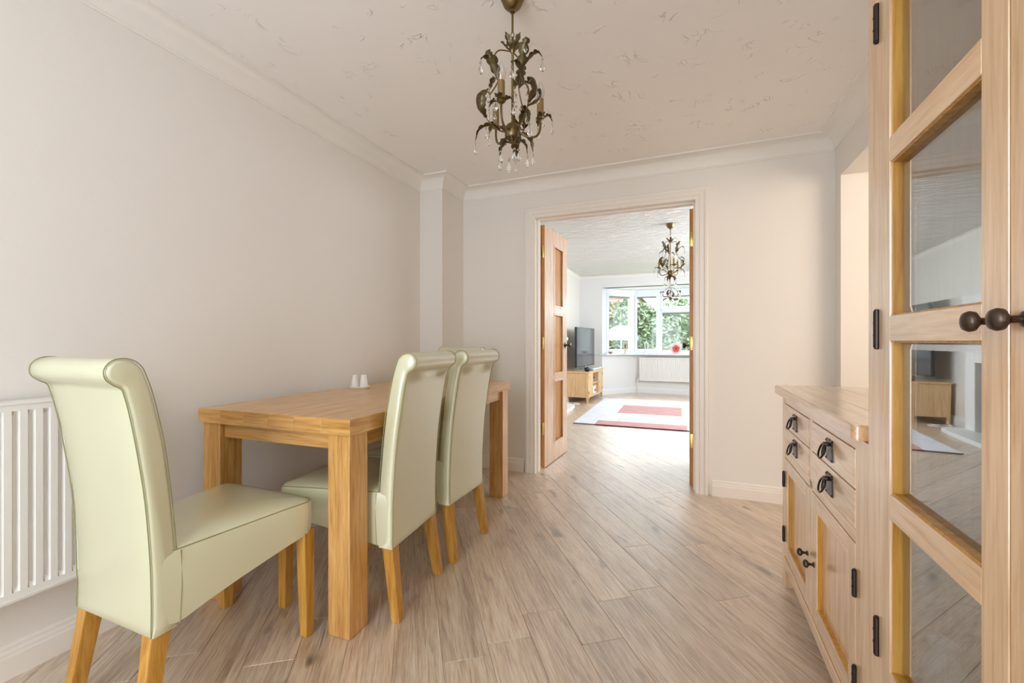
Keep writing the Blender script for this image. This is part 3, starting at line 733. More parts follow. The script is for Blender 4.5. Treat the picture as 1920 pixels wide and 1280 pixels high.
for ya, yb, ky, hy in ((1.6925, 2.0895, 1.717, 2.096), (1.2625, 1.6555, 1.634, 1.256)):
    d = bpy.data.objects.new('door', None); C.objects.link(d); d.parent = sb
    st = .052; za, zb_ = .137, .546
    for a, b in ((ya, ya+st), (yb-st, yb)): bd(0, .02, a, b, za, zb_, 'stile', OZ, d)
    for a, b in ((za, za+st), (zb_-st, zb_)): bd(0, .02, ya+st, yb-st, a, b, 'rail', OY, d)
    m = MB(); m.box(.015, .019, ya+st-.003, yb-st+.003, za+st-.003, zb_-st+.003)
    m.build('panel', OZ, d)
    m = MB()
    for a, b, c_, e in ((ya+st, ya+st+.003, za+st, zb_-st), (yb-st-.003, yb-st, za+st, zb_-st), (ya+st, yb-st, za+st, za+st+.003), (ya+st, yb-st, zb_-st-.003, zb_-st)): m.box(.003, .016, a, b, c_, e, .0008)
    m.build('bead', M['leg_z'], d)
    round_knob(d, 0, ky, .316, .95); barrel(d, 0, hy, .455); barrel(d, 0, hy, .225)

# ------------------------------------------------------------------ display cabinet
CX = .36
CR = R(-1.9)
cb = thing('display_cabinet', 'tall pale oak display cabinet with glazed doors and bronze knobs', 'cabinet', (CX+.9*math.sin(CR), .9-.9*math.cos(CR), 0), CR)
c0, c1, cd, cz = .217, 1.150, .47, 1.86
bd(0, .022, 1.088, c1, .0, 1.82, 'stile', OZ, cb); bd(0, .022, c0, c0+.062, 0, 1.82, 'stile', OZ, cb)
bd(0, .022, c0+.062, 1.088, 1.768, 1.82, 'rail', OY, cb); bd(0, .022, c0+.062, 1.088, .318, .352, 'rail', OY, cb); bd(0, .022, c0+.062, 1.088, .04, .10, 'rail', OY, cb)
for a, b in ((c1-.02, c1), (c0, c0+.02)): bd(.022, cd, a, b, 0, 1.82, 'side_panel', OZ, cb)
B(-.025, cd, c0-.02, c1+.0, 1.82, cz, bev=.008).build('top_board', OY, cb)
bd(cd-.01, cd-.001, c0+.02, c1-.02, .05, 1.82, 'back_panel', M['cab_inside'], cb)
for z in (.335, 1.057): bd(.03, cd-.01, c0+.02, c1-.02, z-.009, z+.009, 'shelf', M['cab_inside'], cb)
bd(.024, .03, c0+.02, c1-.02, .1, .33, 'inner_panel', M['cab_inside'], cb)
for ya, yb in ((c0+.064, .681), (.685, 1.086)):
    d = B(-.001, .30, ya, yb, .103, .315, bev=.002).build('drawer', OY, cb)
    ring_pull(d, (ya+yb)/2, .21)
for ya, yb, ky, hy in ((.6845, 1.0860, .710, 1.092), (c0+.0635, .6805, .655, c0+.058)):
    d = bpy.data.objects.new('door', None); C.objects.link(d); d.parent = cb
    st = .0535; za, zb_ = .345, 1.778
    for a, b in ((ya, ya+st), (yb-st, yb)): bd(-.001, .021, a, b, za, zb_, 'stile', OZ, d)
    panes = [(.398, .692), (.740, 1.034), (1.082, 1.378), (1.425, 1.722)]
    zz = [za]+[q for p in panes for q in p]+[zb_]
    for i in range(0, len(zz), 2): bd(-.001, .021, ya+st, yb-st, zz[i], zz[i+1], 'rail', OY, d)
    for pz0, pz1 in panes:
        m = MB(); a, b = ya+st, yb-st
        for q in ((a, a+.003, pz0, pz1), (b-.003, b, pz0, pz1), (a, b, pz0, pz0+.003), (a, b, pz1-.003, pz1)): m.box(.003, .021, *q[:2], *q[2:], bev=.0008)
        m.build('bead', M['leg_z'], d)
        # bevelled pane
        g = MB(); t = bmesh.new(); bv = .016
        o_ = [(a+.002, pz0+.002), (b-.002, pz0+.002), (b-.002, pz1-.002), (a+.002, pz1-.002)]
        i_ = [(a+bv, pz0+bv), (b-bv, pz0+bv), (b-bv, pz1-bv), (a+bv, pz1-bv)]
        O = [t.verts.new((.0175, *p)) for p in o_]; I = [t.verts.new((.0158, *p)) for p in i_]; K = [t.verts.new((.0195, *p)) for p in o_]
        t.faces.new(I[::-1])
        for k in range(4): t.faces.new((O[k], I[k], I[(k+1) % 4], O[(k+1) % 4])); t.faces.new((O[k], O[(k+1) % 4], K[(k+1) % 4], K[k]))
        t.faces.new(K); bmesh.ops.recalc_face_normals(t, faces=t.faces[:]); g.add(t)
        g.build('glass_pane', M['cab_glass'], d)
    round_knob(d, -.001, ky, 1.058, .98)
    for z in (.430, 1.058, 1.684): barrel(d, 0, hy, z, .074)
# jug inside
M['jug'] = flat('jug_glaze', lin(250, 252, 248), .2)
jg = thing('jug', 'pale green-white pottery jug behind the lowest cabinet pane', 'jug', (.465, 1.085, .3445), R(250))
jg.scale = (.82,)*3
m = MB(); m.lathe([(0, 0), (.028, 0), (.030, .004), (.036, .020), (.042, .045), (.040, .065), (.030, .085), (.022, .098), (.022, .108), (.029, .124), (.027, .124), (.019, .108), (.018, .1)], 28, cap=False); m.build('body', M['jug'], jg, smooth=True)
m = MB(); m.tube(catmull([(.022, 0, .108), (.04, 0, .116), (.058, 0, .10), (.058, 0, .075), (.046, 0, .052), (.038, 0, .045)], 4), .0045, 8); m.build('handle', M['jug'], jg, smooth=True)
m = MB(); m.prism([(-.026, .0), (-.022, .014), (-.044, 0), (-.022, -.014)], .116, .126, bev=.002); m.build('spout', M['jug'], jg)

# ------------------------------------------------------------------ chandeliers
def leaf_mesh(pts, wmax, lobes=4, fold=.35, roll=0, n=26):
    """serrated leaf along a 3D spine"""
    sp = catmull(pts, max(3, n//(len(pts)-1))); t = bmesh.new(); m = len(sp); rows = []
    side0 = None
    for i, p in enumerate(sp):
        d = (sp[min(i+1, m-1)]-sp[max(i-1, 0)]).normalized()
        if side0 is None: side0 = d.cross(Vector((roll, 0, 1))) if abs(d.z) < .92 else d.cross(Vector((0, 1, 0)))
        side = (side0-d*side0.dot(d)).normalized(); side0 = side; nn = side.cross(d)
        u = i/(m-1); w = wmax*(math.sin(math.pi*min(1, u*.93+.07))**.75)*(1-.25*u)
        w *= .50+.50*abs(math.cos(u*(lobes+1)*math.pi))**.7; w *= 1.3
        if i == m-1: w = .0004
        rows.append([p-side*w+nn*w*fold, p-side*w*.5+nn*w*fold*.2, p-nn*.0012, p+side*w*.5+nn*w*fold*.2, p+side*w+nn*w*fold])
    V = [[t.verts.new(q) for q in r] for r in rows]; V2 = [[t.verts.new(q+Vector((0, 0, .0009))) for q in r] for r in rows]
    for G, fl in ((V, 0), (V2, 1)):
        for a, b in zip(G, G[1:]):
            for k in range(4): f = (a[k], a[k+1], b[k+1], b[k]); t.faces.new(f if fl else f[::-1])
    for a, b, c, d in zip(V, V[1:], V2, V2[1:]): t.faces.new((a[0], b[0], d[0], c[0])); t.faces.new((a[4], c[4], d[4], b[4]))
    return t
def pol(r, a, z): return Vector((r*math.cos(a), r*math.sin(a), z))
def crystal(par, p, s=1.0):
    m = MB(); q = Matrix.Translation(p) @ Matrix.Scale(s, 4) @ Matrix.Rotation(random.uniform(0, 3), 4, 'Z')
    m.lathe([(0, 0), (.0045, -.0035), (.0045, -.0065), (0, -.010)], 8, q)
    m.lathe([(0, -.014), (.0028, -.018), (.0085, -.034), (.0085, -.038), (.0045, -.046), (0, -.048)], 8, q @ Matrix.Scale(.7, 4, (0, 1, 0)))
    o = m.build('crystal_drop', M['crystal'], par)
    m2 = MB(); m2.tube([p+Vector((0, 0, .003)), p+Vector((0, 0, -.016*s))], .0006, 5); m2.build('wire', M['brass'], o)
def chandelier(label, x, y, rot, k=1.0, tiers=1, zc=2.11, drop=None):
    ch = thing('chandelier', label, 'chandelier', (x, y, H), rot, 'brass leaf chandeliers')
    zo = lambda z: (z-2.11)*k+(zc-H)                    # model z (as on the nearer fitting) to local z
    A = [R(a) for a in (8, 128, 248)]
    m = MB(); m.lathe([(.046, 0), (.046, -.004), (.044, -.010), (.033, -.036), (.022, -.048), (.010, -.054), (.009, -.062), (0, -.062)], 28); m.build('ceiling_rose', M['brass'], ch, smooth=True)
    m = MB(); m.tube([(0, 0, -.05), (0, 0, zo(2.165))], .0038, 8)
    m.tube([(0.006*math.cos(a), 0, zo(2.155)+.011*math.sin(a)) for a in [2*math.pi*i/12 for i in range(12)]], .0016, 6, closed=True)
    m.tube([(0, 0, zo(2.148)), (0, 0, zo(2.10))], .004*k, 8)
    m.build('hanging_rod', M['brass'], ch, smooth=True)
    m = MB(); m.lathe([(r*k, zo(z)) for r, z in ((0, 2.108), (.010, 2.107), (.011, 2.098), (.008, 2.092), (.0045, 2.086), (.0045, 1.832), (.009, 1.829), (.020, 1.826), (.0275, 1.815), (.029, 1.795), (.024, 1.780), (.014, 1.768), (.008, 1.758), (0, 1.754))], 24)
    m.build('stem', M['brass'], ch, smooth=True)
    for i in range(5):
        a = R(72*i+20); m = MB(); m.add(leaf_mesh([pol(.008, a, zo(2.100)), pol(.022*k, a, zo(2.112)), pol(.036*k, a, zo(2.130)), pol(.046*k, a, zo(2.140))], .0115*k, 2)); m.build('leaf', M['brass_leaf'], ch, smooth=True)
    for j, a in enumerate(A):
        # candle arm
        arm = MB(); arm.tube(catmull([pol(.026*k, a, zo(1.80)), pol(.060*k, a, zo(1.786)), pol(.090*k, a, zo(1.792)), pol(.103*k, a, zo(1.818)), pol(.104*k, a, zo(1.855))], 6), .0042*k, 8)
        arm.lathe([(.006, 0), (.013, .004), (.016, .008), (.013, .009), (0, .009)], 16, Matrix.Translation(pol(.104*k, a, zo(1.852))))
        ao = arm.build('arm', M['brass'], ch, smooth=True)
        m = MB(); m.lathe([(.0125, 0), (.0125, .068), (.0105, .068), (0, .066)], 20, Matrix.Translation(pol(.104*k, a, zo(1.860)))); m.build('candle_tube', M['candle'], ao, smooth=True)
        m = MB(); q = Matrix.Translation(pol(.104*k, a, zo(1.860)+.066)); m.lathe([(.007, 0), (.0145, .018), (.016, .030), (.012, .048), (.005, .064), (.001, .070), (0, .071)], 20, q)
        bu = m.build('bulb', M['bulb'], ao, smooth=True)
        m = MB(); m.lathe([(.006, .002), (.0062, .022), (.004, .026), (0, .027)], 12, q); m.build('filament_support', M['cream'], ao, smooth=True)
        for da, up_ in ((-.65, .0), (.65, .0), (0.0, .006)):
            b0 = pol(.104*k, a, zo(1.853)); dv = Vector((math.cos(a+da*2.4), math.sin(a+da*2.4), 0))
            m = MB(); m.add(leaf_mesh([b0, b0+dv*.016*k+Vector((0, 0, .008)), b0+dv*.032*k+Vector((0, 0, .010+up_)), b0+dv*.046*k+Vector((0, 0, -.004))], .012*k, 3)); m.build('leaf', M['brass_leaf'], ao, smooth=True)
            crystal(ch, b0+dv*.046*k+Vector((0, 0, -.008)), .9)
        # upper scroll: from the crown out, down and back to the hub
        a2 = a+R(55)
        us = MB(); us.tube(catmull([pol(.009*k, a2, zo(2.096)), pol(.05*k, a2, zo(2.098)), pol(.068*k, a2, zo(2.070)), pol(.060*k, a2, zo(2.03)), pol(.052*k, a2, zo(1.99)), pol(.072*k, a2, zo(1.95)), pol(.098*k, a2, zo(1.915)), pol(.104*k, a2, zo(1.875)), pol(.085*k, a2, zo(1.835)), pol(.05*k, a2, zo(1.806)), pol(.026*k, a2, zo(1.80))], 5), .0026*k, 7)
        so = us.build('scroll', M['brass'], ch, smooth=True)
        L_ = [([pol(.052*k, a2, zo(2.00)), pol(.062*k, a2, zo(2.03)), pol(.072*k, a2, zo(2.065)), pol(.088*k, a2, zo(2.09)), pol(.082*k, a2, zo(2.10))], .017, 3),
              ([pol(.058*k, a2, zo(2.00)), pol(.085*k, a2+.25, zo(2.035)), pol(.108*k, a2+.35, zo(2.048)), pol(.126*k, a2+.4, zo(2.030))], .012, 4),
              ([pol(.055*k, a2, zo(1.99)), pol(.07*k, a2-.35, zo(2.010)), pol(.092*k, a2-.55, zo(2.000)), pol(.102*k, a2-.6, zo(1.985))], .010, 3),
              ([pol(.104*k, a2, zo(1.86)), pol(.128*k, a2+.05, zo(1.885)), pol(.130*k, a2+.05, zo(1.925)), pol(.105*k, a2+.05, zo(1.948)), pol(.085*k, a2+.1, zo(1.935))], .016, 4),
              ([pol(.098*k, a2, zo(1.85)), pol(.118*k, a2+.28, zo(1.870)), pol(.120*k, a2+.42, zo(1.905)), pol(.100*k, a2+.5, zo(1.93))], .014, 4),
              ([pol(.045*k, a2, zo(1.808)), pol(.085*k, a2-.1, zo(1.826)), pol(.122*k, a2-.15, zo(1.815)), pol(.138*k, a2-.15, zo(1.775))], .012, 4)]
        for pts, w, lo in L_:
            m = MB(); m.add(leaf_mesh(pts, w*k, lo)); m.build('leaf', M['brass_leaf'], so, smooth=True)
        for p in (pol(.082*k, a2, zo(2.092)), pol(.126*k, a2+.4, zo(2.024)), pol(.102*k, a2-.6, zo(1.98)), pol(.085*k, a2+.1, zo(1.93)), pol(.100*k, a2+.5, zo(1.925)), pol(.138*k, a2-.15, zo(1.77)), pol(.07*k, a2-.4, zo(1.90))):
            crystal(ch, p, 1.0)
    for i in range(5):
        a = R(72*i+5); m = MB(); m.add(leaf_mesh([pol(.010, a, zo(1.762)), pol(.030*k, a, zo(1.768)), pol(.048*k, a, zo(1.752)), pol(.055*k, a, zo(1.722))], .014*k, 3)); m.build('leaf', M['brass_leaf'], ch, smooth=True)
        crystal(ch, pol(.055*k, a, zo(1.718)), 1.0)
    crystal(ch, pol(.012, 1, zo(1.748)), 1.0); crystal(ch, pol(.02, 4, zo(1.70)), 1.15)
    if tiers > 1:
        zb = zo(1.754); l = .215
        m = MB(); m.tube([(0, 0, zb), (0, 0, zb-l)], .003, 8); m.lathe([(0, 0), (.012, -.004), (.02, -.014), (.016, -.028), (.006, -.036), (0, -.036)], 20, Matrix.Translation((0, 0, zb-l+.012))); m.build('lower_stem', M['brass'], ch, smooth=True)
        for j in range(4):
            a = R(90*j+30)
            m = MB(); m.tube(catmull([pol(.012, a, zb-l), pol(.05, a, zb-l-.006), pol(.078, a, zb-l+.025), pol(.075, a, zb-l+.065), pol(.045, a, zb-l+.095), pol(.01, a, zb-l+.12)], 5), .0022, 6); so = m.build('scroll', M['brass'], ch, smooth=True)
            for pts in ([pol(.076, a, zb-l+.02), pol(.09, a, zb-l+.04), pol(.088, a, zb-l+.075)], [pol(.07, a, zb-l+.065), pol(.09, a+.3, zb-l+.07), pol(.1, a+.4, zb-l+.05)], [pol(.04, a, zb-l), pol(.07, a-.2, zb-l-.01), pol(.085, a-.3, zb-l-.03)]):
                m = MB(); m.add(leaf_mesh(pts, .014, 3)); m.build('leaf', M['brass_leaf'], so, smooth=True)
            crystal(ch, pol(.1, a+.4, zb-l+.045)); crystal(ch, pol(.085, a-.3, zb-l-.033)); crystal(ch, pol(.03, a, zb-l-.01))
    return ch
chandelier('three-light brass leaf chandelier with crystal drops over the dining room', -.587, 1.45, YAW, 1.0, 1)
chandelier('two-tier brass leaf chandelier with crystal drops in the living room', -.149, 4.9, YAW+.35, 1.12, 2, 2.115)

# ------------------------------------------------------------------ living room contents
rug = thing('rug', 'pale patchwork rug with dusty red blocks and a maroon edge', 'rug', (-1.31, 5.27, 0), R(.8))
def rug_mat(name, c1, c2):
    m, nt, b = newmat(name); L = nt.links.new
    tc = N(nt, 'ShaderNodeTexCoord'); mp = N(nt, 'ShaderNodeMapping'); mp.inputs['Scale'].default_value = (2, 22, 1); L(tc.outputs['Object'], mp.inputs[0])
    no = N(nt, 'ShaderNodeTexNoise'); no.inputs['Scale'].default_value = 3; no.inputs['Detail'].default_value = 4; L(mp.outputs[0], no.inputs[0])
    r = ramp(nt, [(.35, c1), (.65, c2)]); L(no.outputs['Fac'], r.inputs[0]); L(r.outputs[0], b.inputs['Base Color']); b.inputs['Roughness'].default_value = .9
    b.inputs['Sheen Weight'].default_value = .2; return m
RM = [rug_mat('rug_blue_grey', lin(196, 200, 208), lin(226, 228, 234)), rug_mat('rug_red', lin(168, 104, 104), lin(206, 152, 148)),
      rug_mat('rug_beige', lin(206, 194, 180), lin(226, 216, 204)), rug_mat('rug_grey', lin(184, 186, 186), lin(214, 214, 212)), rug_mat('rug_maroon', lin(84, 40, 52), lin(96, 48, 60)), rug_mat('rug_edge_grey', lin(118, 112, 114), lin(136, 130, 132))]
RW, RL = 1.75, 2.5
def cell(x, y):
    if .27 < x < 1.33 and y < .28: return 1
    if .42 < x < 1.28 and .95 < y < 1.75: return 1
    if x > 1.3 and .28 < y < .95: return 2
    if x < .4 and y > 2.2: return 0
    if .3 < x < 1.2 and y > 2.2: return 2
    if .5 < x < 1.4 and .28 < y < .7: return 3
    if x > 1.2 and y > 1.75: return 3
    return 0
t = bmesh.new(); xs = [0, .27, .3, .4, .42, .5, 1.2, 1.28, 1.3, 1.33, 1.4, RW]; ys = [0, .28, .7, .95, 1.75, 2.2, RL]; zt_ = .014
G = [[t.verts.new((x, y, zt_)) for x in xs] for y in ys]
for j in range(len(ys)-1):
    for i in range(len(xs)-1):
        f = t.faces.new((G[j][i], G[j][i+1], G[j+1][i+1], G[j+1][i])); f.material_index = cell((xs[i]+xs[i+1])/2, (ys[j]+ys[j+1])/2)
border = [G[0][i] for i in range(len(xs))]+[G[j][-1] for j in range(1, len(ys))]+[G[-1][i] for i in range(len(xs)-2, -1, -1)]+[G[j][0] for j in range(len(ys)-2, 0, -1)]
low = [t.verts.new((v.co.x, v.co.y, .0005)) for v in border]
for i in range(len(border)):
    j = (i+1) % len(border); f = t.faces.new((border[j], border[i], low[i], low[j]))
    f.material_index = (4 if .26 < (border[i].co.x+border[j].co.x)/2 < 1.35 else 5) if border[i].co.y == 0 and border[j].co.y == 0 else 0
mb = MB(); me = bpy.data.meshes.new('pile'); t.to_mesh(me); t.free()
for m_ in RM: me.materials.append(m_)
ro = bpy.data.objects.new('pile', me); C.objects.link(ro); ro.parent = rug

# tv stand, local: runs along +y, front faces +x
ST = thing('tv_stand', 'low light oak television stand with open shelves on tapered legs', 'stand', (-1.498, 7.07, 0), R(-2.6))
LX, LY, LZ = M['live_oak_x'], M['live_oak_y'], M['live_oak_z']; sw, sd = 1.08, .40
B(-sd, .012, -.012, sw+.012, .505, .525, bev=.003).build('top_board', LY, ST)
for x, y in ((-.045, 0), (-.045, sw-.045), (-sd+.01, 0), (-sd+.01, sw-.045)): MB().tbox(x+.0225, y+.0225, .03, .03, 0, x+.0225, y+.0225, .045, .045, .505).build('leg', LZ, ST)
for y in (.006, sw-.022): B(-sd+.05, -.042, y, y+.016, .09, .505).build('side_panel', LZ, ST)
B(-sd+.02, -.015, .03, sw-.03, .10, .115).build('bottom_board', LY, ST)
B(-sd+.02, -.010, .34, .74, .30, .315).build('shelf', LY, ST)
for y in (.33, .735): B(-sd+.03, -.004, y, y+.016, .10, .505).build('divider', LZ, ST)
B(-sd+.02, -sd+.03, .03, sw-.03, .1, .505).build('back_panel', LY, ST)
B(-.02, -.004, .045, sw-.045, .485, .505).build('rail', LY, ST)
m = MB(); m.prism([(.045, .115), (sw-.045, .115), (sw-.045, .055), (sw-.10, .085), (.10, .085), (.045, .055)], -.018, -.004, 'x'); m.build('apron', LY, ST)
for ya, yb in ((.047, .328), (.753, sw-.047)):
    dd = B(-.022, -.004, ya, yb, .118, .483, bev=.002).build('door', LZ, ST)
    round_knob(dd, -.004, 0, 0, .8) if False else None
    kk = MB(); kk.lathe([(.005, 0), (.005, .008), (.012, .012), (.012, .018), (0, .02)], 16, Matrix.Translation((-.004, yb-.03 if ya < .3 else ya+.03, .3)) @ Matrix.Rotation(R(90), 4, 'Y')); kk.build('knob', M['silver'], dd, smooth=True)
    for z in (.17, .43): B(-.006, .001, (ya-.004 if ya < .3 else yb-.004), (ya+.004 if ya < .3 else yb+.004), z-.025, z+.025).build('hinge', M['iron'], dd)
def at(o, x, y, z):
    v = Matrix.Rotation(o.rotation_euler.z, 3, 'Z') @ Vector((x, y, 0)); return (o.location.x+v.x, o.location.y+v.y, z)
tv = thing('television', 'flat black television on the oak stand beside the bay', 'television', at(ST, -.20, .545, .525), R(-5))
B(-.02, .016, -.53, .53, .065, .755, bev=.006).build('casing', M['black'], tv)
B(.0165, .018, -.518, .518, .082, .745).build('screen', M['screen'], tv)
m = MB(); m.tube([(0, 0, .006), (0, 0, .09)], .02, 12); m.build('neck', M['silver'], tv, smooth=True)
B(-.11, .13, -.24, .24, 0, .008, bev=.003).build('base', M['silver'], tv)
sbr = thing('soundbar', 'slim silver soundbar lying before the television', 'soundbar', at(ST, -.032, .68, .525), R(-2.6))
m = MB(); m.box(-.028, .028, -.34, .34, .0, .042, .012); m.build('body', M['silver'], sbr, smooth=True)
B(.0278, .029, -.3, .3, .012, .03).build('grille', M['white'], sbr)
sp = thing('speaker', 'small round black speaker on the near corner of the television stand', 'speaker', at(ST, -.055, .13, .525))
m = MB(); m.lathe([(0, 0), (.028, 0), (.043, .014), (.048, .034), (.043, .056), (.028, .070), (0, .075)], 24); m.build('body', M['black'], sp, smooth=True)
m = MB(); m.lathe([(0.0, .0752), (.014, .074), (.0, .078)], 16); m.build('button', M['silver'], sp, smooth=True)
bx = thing('media_box', 'white box with a blue label on the lower shelf of the television stand', 'box', at(ST, -.10, .53, .115))
B(-.09, .075, -.12, .12, 0, .13, bev=.004).build('body', M['white'], bx); B(.075, .0762, -.02, .09, .03, .075).build('label', flat('blue_print', lin(70, 90, 150), .5), bx)
bx = thing('disc_player', 'silver and black player on the upper shelf of the television stand', 'player', at(ST, -.10, .53, .315))
B(-.09, .075, -.13, .13, 0, .045, bev=.003).build('body', M['silver'], bx); B(.075, .0765, -.10, .10, .012, .034).build('front_panel', M['black'], bx); B(-.08, .06, -.1, .08, .045, .085, bev=.003).build('upper_unit', M['black'], bx)
m = MB(); m.tube(catmull([(-1.86, 6.85, .01), (-1.78, 6.95, .012), (-1.70, 6.88, .02), (-1.64, 6.96, .012), (-1.60, 6.86, .012), (-1.70, 6.80, .012), (-1.80, 6.84, .02), (-1.82, 6.98, .03), (-1.86, 7.1, .05)], 6), .006, 6)
tag(m.build('cable', M['white'], smooth=True), 'loose white cable on the floor beside the television stand', 'cable')
# fireplace on the left wall, mostly behind the open door leaf
fp = thing('fireplace', 'white fireplace surround and hearth on the living room left wall', 'fireplace', (XL, 5.95, 0))
m = MB(); m.prism([(0, -.68), (.26, -.68), (.33, -.60), (.36, -.35), (.36, .35), (.33, .60), (.26, .68), (0, .68)], 0, .045, bev=.006); m.build('hearth', M['white'], fp)
B(0, .12, -.62, -.42, .045, 1.05, bev=.006).build('pilaster', M['white'], fp); B(0, .12, .42, .62, .045, 1.05, bev=.006).build('pilaster', M['white'], fp)
B(0, .12, -.42, .42, .80, 1.05, bev=.004).build('frieze', M['white'], fp); B(0, .20, -.70, .70, 1.05, 1.10, bev=.008).build('mantel_shelf', M['white'], fp)
B(0, .03, -.42, .42, .045, .80).build('back_panel', M['cab_inside'], fp); B(.03, .10, -.22, .22, .045, .50, bev=.01).build('fire_box', M['black'], fp)
# ornaments on the sill
SZ = .795
bo = thing('bowl', 'small brown bowl at the left end of the bay sill', 'bowl', (-1.335, 8.33, SZ))
m = MB(); m.lathe([(0, 0), (.018, 0), (.020, .006), (.040, .022), (.050, .042), (.046, .042), (.035, .025), (.0, .012)], 24); m.build('body', flat('brown_glaze', lin(168, 146, 126), .3), bo, smooth=True)
wsc = flat('carved_wood', lin(206, 182, 156), .4)
def loop_sculpture(name, label, loc, mt, h):
    o = thing(name, label, 'ornament', loc, R(20))
    m = MB(); m.lathe([(0, 0), (.032, 0), (.03, .012), (.012, .020), (0, .02)], 20); m.build('foot', mt, o, smooth=True)
    pts = [(.030*math.sin(a)*(1-.25*math.cos(a)), .0, h*.60-h*.36*math.cos(a)) for a in [2*math.pi*k/28 for k in range(28)]]
    m = MB(); m.tube(pts, .010, 10, closed=True); m.tube([(0, 0, .015), (0, 0, h*.28)], .011, 10); m.build('figure_loop', mt, o, smooth=True)
loop_sculpture('carved_ornament', 'tall looped wooden figure on the left part of the bay sill', (-1.085, 8.52, SZ), wsc, .235)
loop_sculpture('glass_ornament', 'pale glass looped figure on the sill before the middle panes', (-.715, 8.83, SZ), flat('pale_glass_figure', lin(222, 222, 222), .15), .235)
vs = thing('poppy_vase', 'round glass vase with a red poppy motif on the bay sill', 'vase', (-.165, 8.83, SZ), R(-90))
m = MB(); m.lathe([(0, 0), (.05, 0), (.055, .006), (.09, .05), (.102, .10), (.088, .155), (.06, .185), (.058, .188), (.05, .18), (.0, .18)], 32, Matrix.Scale(.55, 4, (1, 0, 0))); m.build('body', flat('clear_red_glass', lin(232, 196, 196), .08), vs, smooth=True)
rp_ = flat('poppy_red', lin(214, 70, 66), .3)
for a in range(5):
    m = MB(); q = Matrix.Translation((.054, .034*math.cos(R(72*a+18)), .10+.034*math.sin(R(72*a+18)))) @ Matrix.Rotation(R(90), 4, 'Y')
    m.lathe([(.034, 0), (.03, .004), (.012, .006), (0, .005)], 16, q); m.build('petal', rp_, vs, smooth=True)
m = MB(); m.lathe([(.016, 0), (.012, .006), (0, .008)], 14, Matrix.Translation((.060, 0, .10)) @ Matrix.Rotation(R(90), 4, 'Y')); m.build('flower_centre', flat('poppy_centre', lin(70, 80, 50), .5), vs, smooth=True)

# ------------------------------------------------------------------ garden
S(B(-30, 30, 9.6, 60, -.6, -.35).build('ground', M['grass']), 'lawn beyond the bay window')
def shrub(name, label, x, y, w, h, mats, n, seed, size=.09, trunk=False):
    o = thing(name, label, 'shrub' if not trunk else 'tree', (x, y, -.35), 0, 'garden shrubs and trees'); rn = random.Random(seed)
    blobs = [(rn.uniform(-.3, .3)*w, rn.uniform(-.25, .25)*w, h*rn.uniform(.35, .8), rn.uniform(.28, .42)) for _ in range(7)]+[(0, 0, h*.45, .45), (0, 0, h*.22, .42)]
    core = MB()
    for bx_, by, bz, br in blobs:
        t = bmesh.new(); bmesh.ops.create_icosphere(t, subdivisions=2, radius=1)
        for v in t.verts: v.co *= 1+rn.uniform(-.12, .12)
        core.add(t, Matrix.Translation((bx_, by, bz)) @ Matrix.Diagonal((w*br*.85, w*br*.85, h*br*.62, 1)))
    core.build('branches', M['dark_green'], o)
    for mi, mt in enumerate(mats):
        vs_, fs = [], []
        for i in range(n//len(mats)):
            bx_, by, bz, br = rn.choice(blobs)
            d = Vector((rn.gauss(0, 1), rn.gauss(0, 1), rn.gauss(0, 1))).normalized()
            p = Vector((bx_+d.x*w*br*rn.uniform(.85, 1.12), by+d.y*w*br*rn.uniform(.85, 1.12), bz+d.z*h*br*.75*rn.uniform(.85, 1.12)))
            if p.z < .02: continue
            a = Vector((rn.gauss(0, 1), rn.gauss(0, 1), rn.gauss(0, 1))).normalized(); b = a.orthogonal().normalized(); s_ = size*rn.uniform(.6, 1.3); k = len(vs_)
            vs_ += [p-a*s_, p-b*s_*.5, p+a*s_, p+b*s_*.5]; fs.append((k, k+1, k+2, k+3))
        me = bpy.data.meshes.new('foliage'); me.from_pydata(vs_, [], fs); me.materials.append(mt)
        f = bpy.data.objects.new('foliage', me); C.objects.link(f); f.parent = o
    if trunk:
        m = MB(); m.tube([(0, 0, 0), (.05, 0, h*.5)], [.12, .07], 10); m.build('trunk', M['oak_z'], o, smooth=True)
    return o
G1, G2, DG, RD = M['green'], M['green2'], M['dark_green'], M['red_leaf']
shrub('garden_shrub', 'light green tall bush seen through the middle casement pane', -1.30, 15.5, 1.6, 2.8, [G2, G1], 7000, 1)
shrub('garden_shrub', 'broad green hedge bush filling the wide fixed pane', -.1, 14.9, 1.8, 2.75, [G1, G2], 8000, 2)
shrub('garden_shrub', 'low dark bush at the foot of the middle casement pane', -1.10, 13.2, .8, 1.45, [DG, G1], 2500, 3, .06)
shrub('garden_shrub', 'dark low bush below the wide fixed pane', -.02, 13.2, 1.1, 1.35, [DG, G1], 2500, 4, .06)
shrub('garden_shrub', 'green bush beyond the hidden right side of the bay', 2.6, 15.5, 3.0, 2.7, [G1, G2], 4000, 5)
shrub('red_leaf_tree', 'loose red and green leaved tree seen through the left angled pane', -2.95, 17.5, 1.7, 3.1, [RD, G2], 3500, 6, .09, True)
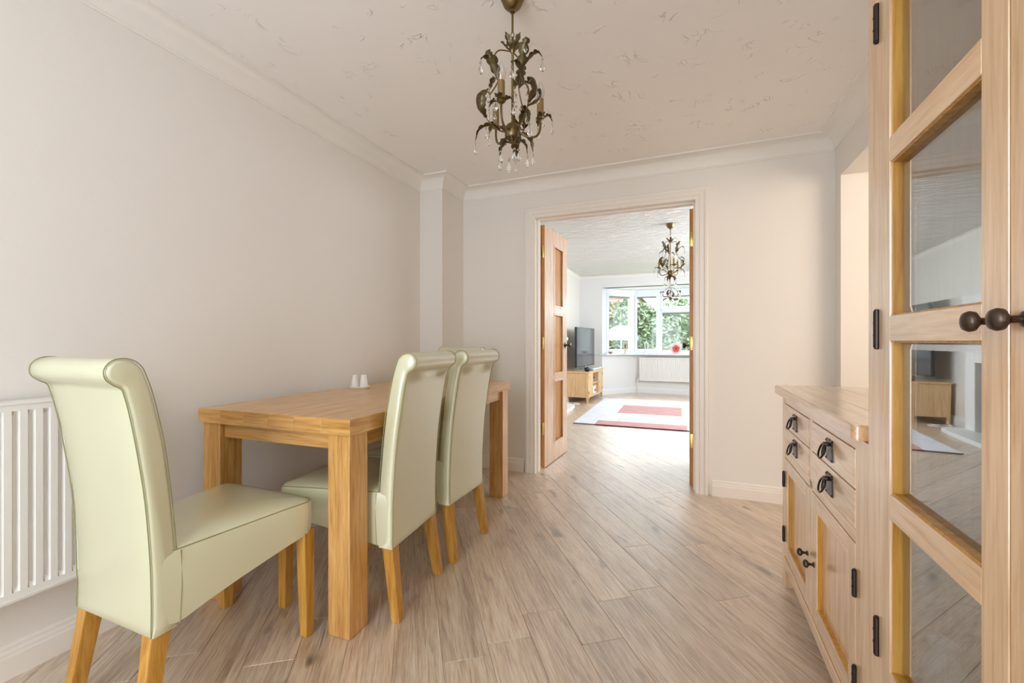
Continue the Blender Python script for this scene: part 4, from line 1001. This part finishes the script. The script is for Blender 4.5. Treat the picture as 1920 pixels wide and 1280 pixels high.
shrub('garden_shrub', 'low yellow green plants at the foot of the left angled pane', -1.95, 13.7, 1.3, 1.0, [G2, G1], 2500, 8, .06)
# brick house behind
hs = thing('brick_house', 'red brick house beyond the garden behind the trees', 'house', (-9.2, 23, -.35))
B(0, 6.6, 0, 6, 0, 3.9).build('wall', M['brick'], hs); m = MB(); m.prism([(-.3, 3.9), (6.9, 3.9), (3.3, 5.0)], -.3, 6.3, 'y'); m.build('roof', M['tile'], hs)
for x_ in (.8, 2.9, 5.0):
    for z_ in (.8, 2.5):
        w_ = B(x_, x_+1.2, -.04, .02, z_, z_+1.1, bev=.01).build('window', M['upvc'], hs)
        B(x_+.08, x_+.57, -.05, -.04, z_+.08, z_+1.02).build('pane', M['screen'], w_); B(x_+.63, x_+1.12, -.05, -.04, z_+.08, z_+1.02).build('pane', M['screen'], w_)
# slatted fence
fc = thing('garden_fence', 'pale slatted garden fence behind the bushes', 'fence', (-8, 19, -.35))
for i in range(18):
    for k_ in range(1): B(i*.8, i*.8+.08, -.04, .04, 0, 1.7, bev=.01).build('post', M['white'], fc)
for z_ in [.15+.2*q for q in range(8)]: B(0, 14, .04, .06, z_, z_+.16).build('slat', flat('fence_slat', lin(200, 196, 190), .7), fc)
# domed parasol
ps = thing('parasol', 'pale domed garden parasol seen through the left panes', 'parasol', (-1.66, 12.2, -.35))
m = MB(); rows = []
for k in range(7):
    a = R(90*k/6); rr_ = .47*math.sin(a)+.002; z_ = 1.42+.42*math.cos(a)
    rows.append([(rr_*math.cos(2*math.pi*j/16)*(1-.02*(j % 2)), rr_*math.sin(2*math.pi*j/16)*(1-.02*(j % 2)), z_) for j in range(16)])
m.grid(rows, closed_u=True); m.build('canopy', flat('parasol_canvas', lin(128, 140, 150), .6), ps, smooth=True)
m = MB(); m.tube([(0, 0, 0), (0, 0, 1.86)], .018, 8); m.build('pole', M['silver'], ps, smooth=True)
m = MB(); m.lathe([(0, 0), (.22, 0), (.22, .04), (.05, .07), (0, .07)], 20); m.build('base', M['bronze'], ps, smooth=True)
